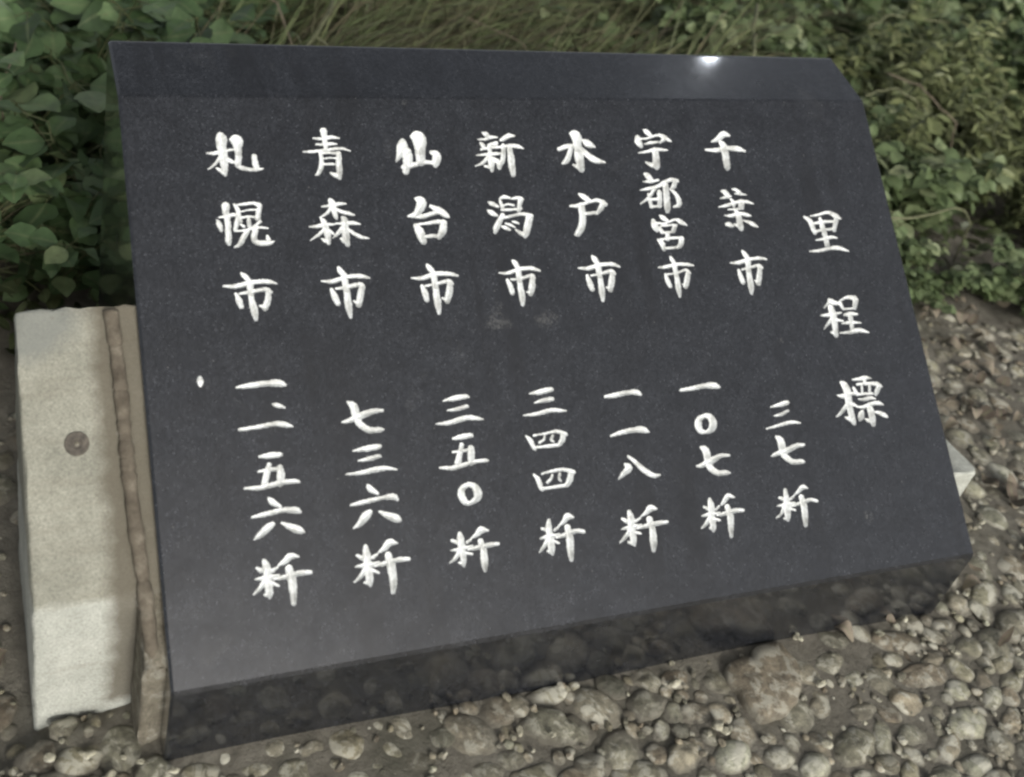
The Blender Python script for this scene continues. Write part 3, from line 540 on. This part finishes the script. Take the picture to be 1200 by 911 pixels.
EDGE = .0035
U0, U1, V0, V1 = EDGE, W - EDGE, EDGE, H - .0025
cursor = U0
inscriptions = []
for ci, chars in enumerate(GLYPHS):
    allp = np.array([p for c in chars for s in c for p in s], float) / 1000
    x0 = allp[:, 0].min() - .012; nxc = int(math.ceil((allp[:, 0].max() + .012 - x0) / CELL)); x1 = x0 + nxc * CELL
    quad_face(cursor, x0, V0, V1); cursor = x1
    col = empty('inscription_column', fp((x0 + x1) / 2, float(allp[:, 1].mean())), tablet)
    col['label'] = ('engraved heading column in white reading ' if ci == 7 else 'engraved white column of characters reading ') + COLUMN_LABELS[ci]
    spans = []
    for c in chars:
        a = np.array([p for s in c for p in s], float) / 1000
        spans.append((a[:, 1].max() + (a[:, 2].max() / 2) + .002, a[:, 1].min() - a[:, 2].max() / 2 - .002, c))
    spans.sort(key=lambda s: -s[0])
    # neighbouring characters must not share rows
    tops = [s[0] for s in spans]; bots = [s[1] for s in spans]
    for k in range(len(spans) - 1):
        if bots[k] < tops[k + 1]:
            m = (bots[k] + tops[k + 1]) / 2; bots[k] = m; tops[k + 1] = m
    top = V1
    xs = x0 + np.arange(nxc + 1) * CELL
    for k, (_, _, c) in enumerate(spans):
        quad_face(x0, x1, tops[k], top)
        nyc = max(2, int(math.ceil((tops[k] - bots[k]) / CELL))); ys = np.linspace(bots[k], tops[k], nyc + 1)
        top = bots[k]
        f = glyph_field(c, xs, ys)
        fc_ = (f[:-1, :-1] + f[1:, :-1] + f[:-1, 1:] + f[1:, 1:]) / 4
        ink = fc_ > 0
        ink[0, :] = ink[-1, :] = False; ink[:, 0] = ink[:, -1] = False
        for r in range(nyc):                                     # plain stone left between the strokes, merged into runs
            row = ink[r]; e = np.flatnonzero(np.diff(np.concatenate([[True], row, [True]]).astype(int)))
            for s0, s1 in zip(e[::2], e[1::2]):
                quad_face(xs[s0], xs[s1], ys[r], ys[r + 1])
        # carved, V-cut and painted strokes
        inner = np.zeros(f.shape, int)
        inner[:-1, :-1] += ink; inner[1:, :-1] += ink; inner[:-1, 1:] += ink; inner[1:, 1:] += ink
        dep = np.where(inner == 4, np.clip(f * DEPTH_K, 0, DEPTH_MAX), 0)
        used = inner > 0; idx = np.full(f.shape, -1); idx[used] = np.arange(used.sum())
        jj, kk = np.nonzero(used)
        pts = np.array([fp(xs[b], ys[a], -dep[a, b]) for a, b in zip(jj, kk)])
        a, b = np.nonzero(ink)
        ff = np.stack([idx[a, b], idx[a, b + 1], idx[a + 1, b + 1], idx[a + 1, b]], 1)
        cen = fp(float(xs.mean()), float(ys.mean()))
        mesh_obj('character', pts, ff, PAINT, col, cen, smooth=True)
    quad_face(x0, x1, V0, top)
quad_face(cursor, U1, V0, V1)

# body: profile (y, z) with eased edges, swept along x; the sloping face itself is the sheet above
yT, zT = H * math.cos(TH), FH + H * math.sin(TH)
yC, zC = yT + CH * math.cos(PH), zT + CH * math.sin(PH)
def along(a, b, t): 
    a, b = np.array(a), np.array(b); return a + (b - a) / np.linalg.norm(b - a) * t
B_, T_, C_, Fb, Bb = (0, FH), (yT, zT), (yC, zC), (0, -.12), (yC, -.12)
prof = [np.array(Fb), along(B_, Fb, .0035)]
prof.append(np.array([V0 * math.cos(TH), FH + V0 * math.sin(TH)]))          # start of the face
prof.append(np.array([V1 * math.cos(TH), FH + V1 * math.sin(TH)]))          # end of the face
prof.append(along(T_, C_, .0025))
r_b = .010                                                                    # rounded back edge that catches the lamp
p_a, p_b = along(C_, T_, r_b), along(C_, Bb, r_b)
for t in np.linspace(0, 1, 9):
    prof.append((1 - t) ** 2 * p_a + 2 * t * (1 - t) * np.array(C_) + t * t * p_b)
prof.append(np.array(Bb))
prof = np.array(prof); NP = len(prof)
cen2 = prof.mean(0)
nrm = []
for i in range(NP):
    t = prof[(i + 1) % NP] - prof[i - 1]; n = np.array([t[1], -t[0]]); n /= np.linalg.norm(n)
    if n @ (prof[i] - cen2) < 0: n = -n
    nrm.append(n)
ins = prof - np.array(nrm) * EDGE * .8
bV, bF = [], []
for x, pr_ in ((0, ins), (EDGE, prof), (W - EDGE, prof), (W, ins)):
    bV += [(x, p[0], p[1]) for p in pr_]
for k in range(3):
    for i in range(NP):
        j = (i + 1) % NP
        if k == 1 and i == 2: continue                             # the engraved face goes here
        bF.append((k * NP + i, (k + 1) * NP + i, (k + 1) * NP + j, k * NP + j))
bF.append(tuple(range(NP))); bF.append(tuple(range(4 * NP - 1, 3 * NP - 1, -1)))
nb = len(bV)
bV += [tuple(fp(u, v)) for u, v in faceV]
bF += [tuple(i + nb for i in q) for q in faceF]
slab = mesh_obj('granite_slab', bV, bF, GRANITE, tablet)

# a splash of white paint left on the face
P = lumpy(ICO2[0], .25, 31)
spot = np.array([fp(.0676 + p[0] * .0036, .3545 + p[1] * .0062, .0002 + p[2] * .0006) for p in P])
mesh_obj('paint_spot', spot, ICO2[1], PAINT, tablet, fp(.0676, .3545), smooth=True)

# ------------------------------------------------------------------ pale stone blocks beside the tablet
def slab_grid(sections, name, mat, parent, loc, jitter=.0015, seed=3, smooth=True):
    """closed loft through equal-length rings"""
    r = np.random.default_rng(seed); V = []; F = []; n = len(sections[0])
    for s in sections: V += list(s)
    V = np.array(V, float); V += r.normal(0, jitter, V.shape)
    for k in range(len(sections) - 1):
        for i in range(n):
            j = (i + 1) % n; F.append((k * n + i, k * n + j, (k + 1) * n + j, (k + 1) * n + i))
    F.append(tuple(range(n))[::-1]); F.append(tuple(range((len(sections) - 1) * n, len(sections) * n)))
    return mesh_obj(name, V, F, mat, parent, loc, smooth=smooth)

def rounded_profile(pts, r, seg=4, per=.02):
    out = []; n = len(pts)
    for i in range(n):
        p0, p1, p2 = map(np.array, (pts[i - 1], pts[i], pts[(i + 1) % n]))
        a = p1 + (p0 - p1) / np.linalg.norm(p0 - p1) * r; b = p1 + (p2 - p1) / np.linalg.norm(p2 - p1) * r
        for t in np.linspace(0, 1, seg + 1): out.append((1 - t) ** 2 * a + 2 * t * (1 - t) * p1 + t * t * b)
        q = np.array(pts[(i + 1) % n]); e = q + (p1 - q) / np.linalg.norm(p1 - q) * r
        m = max(1, int(np.linalg.norm(e - b) / per))
        for t in np.arange(1, m) / m: out.append(b + (e - b) * t)
    return np.array(out)

BD = .01
blk = tag(empty('stone_block', (-.075, .235, -.045)), 'pale weathered stone block with a sloping top butted against the left side of the tablet', 'stone block')
yb0, yb1 = .095, .369
zb = lambda y: float((F0 - BD * FN)[2] + (y - (F0 - BD * FN)[1]) * math.tan(TH))
pf = rounded_profile([(yb0, -.14), (yb0, zb(yb0)), (yb1, zb(yb1)), (yb1, -.14)], .007)
secs = []
cpf = pf.mean(0)
xs_ = [(-.1415, .006), (-.1405, .002), (-.138, 0)] + [(x, 0) for x in np.linspace(-.125, -.012, 9)] + [(.0022, 0)]
def shrink(p, d):
    v = cpf - p; return p + v / np.linalg.norm(v, axis=1)[:, None] * d
for x, d in xs_:
    secs.append([(x, q[0], q[1]) for q in shrink(pf, d)])
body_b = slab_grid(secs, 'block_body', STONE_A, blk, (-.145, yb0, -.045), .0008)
mod = body_b.modifiers.new('edge', 'EDGE_SPLIT'); mod.split_angle = math.radians(50)

def tp(x, y, n=0.0):
    """point on the block's sloping top"""
    return np.array([x, y, zb(y)]) + FN * n
# mortar bead along the joint, cracked across
bb = Bag(); NB = 150; KR = 14
ys_b = np.linspace(.362, .040, NB); r_ = np.random.default_rng(8)
cracks = sorted(r_.uniform(0, 1, 11))
V = []; F = []
for k, y in enumerate(ys_b):
    t = k / (NB - 1); xc = -.0305 + .0135 * t + .0012 * math.sin(t * 9)
    rad_b = .0088 * (1 + .07 * math.sin(t * 31) + .05 * math.sin(t * 77 + 1)) * (1 + r_.normal(0, .02))
    dmin = min(abs(t - c) for c in cracks)
    rad_b *= 1 - .22 * math.exp(-(dmin / .004) ** 2)
    if t > .97: rad_b *= max(.15, 1 - ((t - .97) / .03) ** 2)
    for j in range(KR):
        a = 2 * math.pi * j / KR
        V.append(tp(xc + math.cos(a) * rad_b * 1.0, y, .004 + math.sin(a) * rad_b * .85))
for k in range(NB - 1):
    for j in range(KR):
        F.append((k * KR + j, k * KR + (j + 1) % KR, (k + 1) * KR + (j + 1) % KR, (k + 1) * KR + j))
F.append(tuple(range(KR))[::-1]); F.append(tuple(range((NB - 1) * KR, NB * KR)))
mesh_obj('mortar_bead', V, F, MORTAR, blk, tp(-.028, .2), smooth=True)
# strip of mortar filling the corner between the block's front and the tablet's side
pfm = rounded_profile([(.030, -.12), (.032, .140), (.10, .196), (.10, -.12)], .004)
cpf = pfm.mean(0)
secs = [[(x, q[0], q[1]) for q in shrink(pfm, d)] for x, d in ((-.026, .010), (-.0245, .003), (-.021, .0005), (-.015, 0), (-.008, 0), (.0016, .0004))]
fil = slab_grid(secs, 'mortar_fillet', STAINED, blk, (-.015, .05, 0), .0012, 9)
fil.modifiers.new('edge', 'EDGE_SPLIT').split_angle = math.radians(60)
# round rusty bolt cap with a pale centre, set in the sloping top
def disc(cx_, cy_, rings, seg=28):
    V = []; F = []
    for rr_, hh in rings:
        for j in range(seg):
            a = 2 * math.pi * j / seg
            V.append(tp(cx_ + rr_ * math.cos(a), cy_ + rr_ * math.sin(a) * math.cos(TH), hh))
    for k in range(len(rings) - 1):
        for j in range(seg): F.append((k * seg + j, k * seg + (j + 1) % seg, (k + 1) * seg + (j + 1) % seg, (k + 1) * seg + j))
    F.append(tuple(range((len(rings) - 1) * seg, len(rings) * seg)))
    return V, F
V, F = disc(-.0812, .2385, [(.0145, -.002), (.0142, .0014), (.0132, .002), (.0062, .002), (.0056, .0003)])
bolt = mesh_obj('bolt_cap', V, F, RUSTY, blk, tp(-.0812, .2385))
V, F = disc(-.0812, .2385, [(.0030, .0004), (.0026, .0012), (.0015, .0014)])
mesh_obj('bolt_core', V, F, STAINED, bolt, tp(-.0812, .2385))
rb = tag(empty('stone_block', (1.26, .33, 0)), 'low pale stone block peeping out behind the right side of the tablet', 'stone block')
pf2 = rounded_profile([(.138, -.1), (.138, .15), (.52, .15), (.52, -.1)], .006)
cpf = pf2.mean(0)
secs = [[(x, q[0], q[1]) for q in shrink(pf2, d)] for x, d in [(1.205, 0)] + [(x, 0) for x in np.linspace(1.22, 1.312, 6)] + [(1.318, 0), (1.322, .003), (1.3235, .009)]]
b2 = slab_grid(secs, 'block_body', STONE_B, rb, (1.26, .33, 0), .0008, 5)
mod = b2.modifiers.new('edge', 'EDGE_SPLIT'); mod.split_angle = math.radians(50)

# ------------------------------------------------------------------ street lamp beyond the weeds (seen mirrored in the polished top strip)
LX, LY, LZ = 3.93, 3.18, 3.80
lamp = tag(empty('street_lamp', (LX + .9, LY + .5, 0)), 'slim grey street lamp beyond the weeds, mirrored in the tablet as a white glint', 'street lamp')
def tube(path, rads, seg=10):
    path = np.array(path, float); V = []; F = []
    for i, p in enumerate(path):
        t = path[min(i + 1, len(path) - 1)] - path[max(i - 1, 0)]; t /= np.linalg.norm(t) + 1e-12
        a = np.cross(t, (0, 0, 1.0) if abs(t[2]) < .9 else (1.0, 0, 0)); a /= np.linalg.norm(a); b = np.cross(t, a)
        for j in range(seg):
            th_ = 2 * math.pi * j / seg; V.append(p + rads[i] * (math.cos(th_) * a + math.sin(th_) * b))
    for i in range(len(path) - 1):
        for j in range(seg):
            F.append((i * seg + j, i * seg + (j + 1) % seg, (i + 1) * seg + (j + 1) % seg, (i + 1) * seg + j))
    F.append(tuple(range(seg))[::-1]); F.append(tuple(range((len(path) - 1) * seg, len(path) * seg)))
    return V, F
bx_, by_ = LX + .9, LY + .5
V, F = tube([(bx_, by_, -.1), (bx_, by_, .3), (bx_, by_, .32), (bx_, by_, 3.4), (bx_ - .1, by_ - .05, 3.75), (bx_ - .4, by_ - .22, 3.9), (LX + .1, LY + .06, 3.92)], [.07, .07, .05, .042, .036, .032, .028], 14)
mesh_obj('pole', V, F, METAL, lamp, smooth=True)
V, F = tube([(LX, LY, 3.96), (LX, LY, 3.94), (LX, LY, 3.86), (LX, LY, 3.80)], [.03, .09, .12, .125], 24)
mesh_obj('lamp_head', V, F, METAL, lamp, smooth=True)
LM = bpy.data.materials.new('lit_lamp_glass'); LM.use_nodes = True
ln = LM.node_tree.nodes; ln.clear()
em = ln.new('ShaderNodeEmission'); em.inputs[0].default_value = (.86, .92, 1.0, 1); em.inputs[1].default_value = 55
lo = ln.new('ShaderNodeOutputMaterial'); LM.node_tree.links.new(em.outputs[0], lo.inputs[0])
P = ICO2[0] * (.050, .050, .030) + (LX, LY, 3.785)
mesh_obj('lamp_glass', P, ICO2[1], LM, lamp, smooth=True)

# ------------------------------------------------------------------ weeds and grass behind the tablet
def template(widths, cup=.18, droop=.25, tipfold=0.0):
    V = []; n = len(widths)
    for i, w_ in enumerate(widths):
        t = i / (n - 1); z = -droop * t * t
        V += [(t, -w_, z + cup * w_), (t, 0, z), (t, w_, z + cup * w_)]
    F = []
    for i in range(n - 1):
        a = i * 3
        F += [(a, a + 3, a + 4, a + 1), (a + 1, a + 4, a + 5, a + 2)]
    return np.array(V), np.array(F)
T_BROAD = template([.02, .22, .36, .40, .36, .24, .02], .25, .22)
T_ROUND = template([.05, .34, .46, .47, .38, .22, .02], .2, .18)
T_LEAFLET = template([.03, .24, .36, .36, .25, .03], .25, .3)
T_NARROW = template([.02, .12, .15, .11, .02], .3, .3)

def frame(d, up):
    d = d / (np.linalg.norm(d) + 1e-9); s = np.cross(up, d); s /= np.linalg.norm(s) + 1e-9
    return d, s, np.cross(d, s)

def add_leaf(bag, T, p, d, up, size, tint, r):
    d, s, n = frame(np.asarray(d, float), np.asarray(up, float))
    V = T[0] * (size, size * r.uniform(.85, 1.15), size * r.uniform(.5, 1.4))
    ph_ = r.uniform(0, 6.28); V[:, 2] += size * .05 * np.sin(V[:, 0] / size * 9 + ph_) * (np.abs(V[:, 1]) / size * 2.5 + .2)
    V[:, 1] += size * r.normal(0, .16) * (V[:, 0] / size) ** 2
    V = p + V[:, :1] * d + V[:, 1:2] * s + V[:, 2:] * n
    bag.add(V, T[1], tint=tint, rib=np.tile([0, 1, 0], len(V) // 3))

def rvec(r, tilt):
    return np.array([r.normal(0, tilt), r.normal(0, tilt), 1.0])

def stem_path(r, h, out, n=8):
    a = r.uniform(0, 6.28); P = []
    for i in range(n):
        t = i / (n - 1)
        P.append((math.cos(a) * out * t ** 1.4 + r.normal(0, .006) * t, math.sin(a) * out * t ** 1.4 + r.normal(0, .006) * t, h * (t - .22 * t * t) / .78))
    return np.array(P), a

def proto_leafy(kind, sd_):
    r = np.random.default_rng(sd_); fol, stm = Bag(), Bag()
    ns = {'broad': 7, 'tri': 8, 'feather': 9}[kind]
    for k in range(ns):
        h = r.uniform(.10, .30) * (1.15 if kind == 'broad' else 1); P, a = stem_path(r, h, r.uniform(.05, .20))
        V, F = tube(P, np.linspace(.0028, .0012, len(P)), 5)
        stm.add(np.array(V), np.array([f for f in F if len(f) == 4]))
        nl = {'broad': 10, 'tri': 12, 'feather': 44}[kind]
        for i in range(nl):
            t = r.uniform(.2, 1.0) if i else 1.0
            p = np.array([np.interp(t, np.linspace(0, 1, len(P)), P[:, c]) for c in range(3)])
            an = a + r.normal(0, 1.2) if t > .9 else r.uniform(0, 6.28)
            d = np.array([math.cos(an), math.sin(an), r.uniform(-.25, .45)])
            up = rvec(r, .5) + np.array([-.12, -.35, 0]); tint = np.clip(r.normal(.48, .2) + .18 * (t - .5), 0, 1)
            if kind == 'broad':
                q = p + d * r.uniform(.01, .05)
                stm.add(np.array(tube([p, (p + q) / 2, q], [.0012, .001, .001], 4)[0]), np.array([(j + 4 * m, (j + 1) % 4 + 4 * m, (j + 1) % 4 + 4 * m + 4, j + 4 * m + 4) for m in range(2) for j in range(4)]))
                add_leaf(fol, T_ROUND if r.uniform() < .6 else T_BROAD, q, d, up, r.uniform(.04, .085), tint, r)
            elif kind == 'tri':
                q = p + d * r.uniform(.01, .035); sz = r.uniform(.030, .058)
                for off in (-1.15, 0, 1.15):
                    an2 = math.atan2(d[1], d[0]) + off + r.normal(0, .12)
                    add_leaf(fol, T_LEAFLET, q, (math.cos(an2), math.sin(an2), d[2] * .6 + r.normal(0, .1)), up, sz * (1.1 if off == 0 else .9), np.clip(tint + r.normal(0, .06), 0, 1), r)
            else:
                add_leaf(fol, T_NARROW, p, d, up, r.uniform(.018, .045), tint, r)
    return fol, stm

def proto_grass(sd_):
    r = np.random.default_rng(sd_); fol = Bag()
    for k in range(85):
        L = r.uniform(.14, .42); a = r.normal(-.55, .75); b0 = r.normal(0, .035, 2)
        lean = r.uniform(.35, 1.15); w_ = r.uniform(.0014, .0034)
        P = []
        for i in range(7):
            t = i / 6; bend = lean * t
            P.append((b0[0] + math.cos(a) * L * math.sin(bend) * t, b0[1] + math.sin(a) * L * math.sin(bend) * t, L * t * math.cos(bend * .9)))
        P = np.array(P); side = np.array([-math.sin(a), math.cos(a), 0]) + rvec(r, .3) * .3
        side /= np.linalg.norm(side)
        ww = np.array([.6, 1, 1, .9, .75, .5, .08]) * w_
        V = np.stack([P - side * ww[:, None], P + side * ww[:, None]], 1).reshape(-1, 3)
        F = [(2 * i, 2 * i + 1, 2 * i + 3, 2 * i + 2) for i in range(6)]
        fol.add(V, F, tint=np.clip(r.choice([.15, .45, .75], p=[.3, .4, .3]) + r.normal(0, .12), 0, 1))
    return fol

def in_view(x, y, z=.15):
    a = CAM_ROWS @ (np.array([x, y, z]) - CAM_POS)
    if a[2] < .1: return False
    px, py = CX + F_PX * a[0] / a[2], CY + F_PX * a[1] / a[2]
    return -260 < px < 1500 and -420 < py < 1000

protos = {}
def make_proto(kind, vi):
    nm = {'broad': 'broad_leaf_weed', 'tri': 'three_leaflet_weed', 'feather': 'feathery_weed', 'grass': 'grass_tuft'}[kind]
    root = empty(nm, (0, 0, 0))
    if kind == 'grass':
        proto_grass(500 + vi).obj('blades', GRASS, root)
    else:
        fol, stm = proto_leafy(kind, 300 + vi * 7 + len(kind))
        fol.obj('foliage', {'broad': LEAF_BROAD, 'tri': LEAF_TRI, 'feather': LEAF_FEATHER}[kind], root)
        stm.obj('stems', STEM, root, smooth=True)
    return root
LAB = {'broad': ('broad leaved green weed growing beyond the left half of the tablet', 'weed', 'broad leaved weeds on the left'),
       'tri': ('weed with small three part leaves growing beyond the right half of the tablet', 'weed', 'three leaflet weeds on the right'),
       'feather': ('yellowish feathery weed with fine narrow leaves beyond the right edge of the tablet', 'weed', 'yellow feathery weeds'),
       'grass': ('tuft of half dry brown and green grass leaning behind the tablet', 'grass tuft', 'dry grass tufts behind the tablet')}
NVAR = 6
first_used = set()
def plant(kind, x, y, s):
    vi = random.randrange(NVAR); key = (kind, vi)
    if key not in protos: protos[key] = make_proto(kind, vi)
    o = protos[key] if key not in first_used else copy_tree(protos[key])
    first_used.add(key)
    o.location = (x, y, float(ground_z(x, y)) - .004)
    o.rotation_euler = (0, 0, random.uniform(-.5, .5) if kind == 'grass' else random.uniform(0, 6.28))
    o.scale = (s, s, s * random.uniform(.85, 1.1))
    lab = LAB[kind]; tag(o, *lab)

spots = []
y = .80
while y < 3.4:
    x = -.9
    while x < 4.6:
        px, py = x + random.uniform(-.07, .07), y + random.uniform(-.06, .06)
        if in_view(px, py): spots.append((px, py))
        x += .165
    y += .145
cnt = {}
for x, y in spots:
    if y < .86 and -.2 < x < 1.28: continue                     # the tablet stands here
    if y < .80 + .10 * math.sin(x * 4) and x > 1.3: continue
    wob = .18 * math.sin(y * 5 + x)
    side = math.degrees(math.atan2(x - CAM_POS[0], y - CAM_POS[1])) + 4 * math.sin(y * 6)
    if side < 15: kind = 'broad' if random.random() < .88 else 'grass'
    elif side < 39: kind = random.choices(['grass', 'broad', 'tri'], [.84, .06, .10])[0]
    else:
        fe = math.hypot((x - 2.18) / .45, (y - 1.3) / .36)
        kind = 'feather' if fe < 1 and random.random() < .75 else ('tri' if random.random() < .9 else 'grass')
    cnt[kind] = cnt.get(kind, 0) + 1
    s = random.uniform(.8, 1.2)
    if x > 1.3 and y < .95: s *= .62
    if x < 0 and y < 1.0: s *= .8
    plant(kind, x, y, s)
# young three-leaflet sprigs creeping out over the stones at the right
for x, y, s in ((1.50, .70, .5), (1.66, .69, .48), (1.80, .74, .55), (1.97, .72, .6), (2.05, .66, .5), (1.40, .76, .55), (2.2, .70, .6), (2.35, .74, .7), (1.58, .80, .6), (1.75, .84, .6)):
    plant('tri', x, y, s)
print('plants', cnt)

# low creeping leaves that close the gaps between the weeds
cv = Bag(); r = np.random.default_rng(21)
for i in range(15000):
    x, y = r.uniform(-1.0, 4.7), .76 + 2.8 * r.uniform() ** 1.3
    if not in_view(x, y, 0): continue
    if y < .80 + .08 * math.sin(x * 6) and x > 1.25 and r.uniform() < .8: continue
    if -.02 < x < 1.22 and y < .72: continue
    z = abs(r.normal(0, .05)) + .004
    a = r.uniform(0, 6.28)
    add_leaf(cv, T_LEAFLET if r.uniform() < .6 else T_NARROW, np.array([x, y, z]), (math.cos(a), math.sin(a), r.uniform(-.4, .4)), rvec(r, .6), r.uniform(.02, .05), np.clip(r.normal(.45, .22), 0, 1), r)
o = cv.obj('ground_cover', COVER); tag(o, 'low dark creeping leaves carpeting the soil beneath the weeds', 'ground cover', kind='stuff')

# single pale runners and stalks that show among the leaves
def runner(path, rad, mat, label, cat='vine', nm='vine_runner'):
    P = np.array(path, float)
    if len(P) > 2: P = np.array([np.interp(np.linspace(0, len(P) - 1, 16), np.arange(len(P)), P[:, c]) for c in range(3)]).T
    rr_ = np.random.default_rng(len(label)); P[1:-1] += rr_.normal(0, .0022, (len(P) - 2, 3))
    V, F = tube(P, np.linspace(rad * .7, rad * .4, len(P)), 7)
    o = mesh_obj(nm, V, F, mat, loc=P[0], smooth=True); tag(o, label, cat)
runner([(.69, 1.76, .26), (.613, 1.563, .27), (.553, 1.464, .25), (.493, 1.419, .20), (.47, 1.36, .02)], .0085, VINE, 'thick pale green vine bending down behind the top left of the tablet')
runner([(.553, 1.464, .25), (.60, 1.42, .22), (.66, 1.40, .16), (.70, 1.37, .02)], .006, VINE, 'short side shoot of the pale vine behind the top left of the tablet')
runner([(1.90, 1.74, .30), (1.711, 1.487, .30), (1.613, 1.331, .29), (1.58, 1.26, .02)], .009, VINE, 'upright yellow green stalk behind the top right end of the tablet', 'stalk', 'weed_stalk')
runner([(1.60, .76, .21), (1.675, .743, .22), (1.811, .777, .22), (1.90, .80, .16), (1.97, .84, .02)], .0042, VINE, 'long thin pale runner reaching out beside the right edge of the tablet')
runner([(1.78, 1.12, .30), (1.889, 1.15, .31), (1.953, 1.126, .28), (2.02, 1.14, .02)], .0032, VINE, 'thin pale runner lying level among the leaves beyond the cut corner')
runner([(2.06, 1.47, .31), (2.189, 1.546, .32), (2.457, 1.592, .28), (2.5, 1.62, .02)], .0042, VINE, 'slanting pale runner near the top right corner of the weeds')
runner([(2.00, 1.30, .27), (2.047, 1.228, .27), (2.12, 1.14, .22), (2.16, 1.10, .02)], .0038, TWIG, 'dry straw coloured stem crossing the yellowish feathery weed', 'stem', 'dry_stalk')
runner([(.44, 1.66, .26), (.491, 1.589, .27), (.511, 1.437, .20), (.52, 1.38, .02)], .0045, TWIG, 'pinkish dry twig leaning behind the top edge left of centre', 'twig', 'dry_twig')
runner([(-.10, 1.17, .02), (-.118, 1.164, .26), (-.081, 1.29, .30), (-.06, 1.36, .27)], .0035, TWIG, 'bent pale dry stem among the broad leaves at far left', 'stem', 'dry_stalk')
runner([(1.80, 1.83, .02), (1.806, 1.788, .27), (1.803, 1.651, .26), (1.79, 1.58, .18)], .003, TWIG, 'thin dry stem left of the yellow green stalk', 'stem', 'dry_stalk')
runner([(.92, 1.70, .02), (.96, 1.62, .24), (1.08, 1.50, .23), (1.16, 1.42, .12)], .003, TWIG, 'straw stem lying across the dry grass behind the middle of the tablet', 'stem', 'dry_stalk')

# fallen leaves on the stones at the right
def litter_proto(k):
    r = np.random.default_rng(900 + k); b = Bag()
    T = (T_BROAD, T_LEAFLET, T_NARROW, T_ROUND)[k % 4]
    s = (.042, .034, .045, .03)[k % 4]
    V = T[0] * (s, s * .9, s * r.uniform(.5, 1.3)); V[:, 2] += .006 * np.sin(V[:, 0] * 160 + k)
    V[:, 0] -= s / 2
    b.add(V, T[1], tint=.25 + .14 * k, rib=np.tile([0, 1, 0], len(V) // 3)); o = b.obj('fallen_leaf', LITTER); return o
lp = [litter_proto(k) for k in range(6)]; lu = set()
r = np.random.default_rng(77); nl = 0
while nl < 176:
    if nl < 150: x, y = r.uniform(1.36, 2.15), r.uniform(.16, .80)
    elif nl < 164: x, y = r.uniform(.95, 1.5), r.uniform(-.09, .1)
    else: x, y = r.uniform(-.3, -.17), r.uniform(.1, .8)
    if in_sign(x, y, .01): continue
    k = int(r.integers(6)); o = lp[k] if k not in lu else lp[k].copy()
    if k in lu: COL.objects.link(o)
    lu.add(k)
    o.location = (x, y, float(ground_z(x, y)) + .015); o.rotation_euler = (r.normal(0, .12), r.normal(0, .12), r.uniform(0, 6.28))
    sc = r.uniform(.6, 1.15); o.scale = (sc, sc, sc)
    if nl < 150: tag(o, 'dry brown leaf fallen on the cobbles right of the tablet', 'fallen leaf', 'fallen leaves right of the tablet')
    elif nl < 164: tag(o, 'dry brown leaf fallen by the front right corner of the tablet', 'fallen leaf', 'fallen leaves by the front right corner')
    else: tag(o, 'dry brown leaf fallen on the earth left of the pale block', 'fallen leaf', 'fallen leaves left of the block')
    nl += 1

for o in bpy.data.objects:
    if '_w' in o: del o['_w']
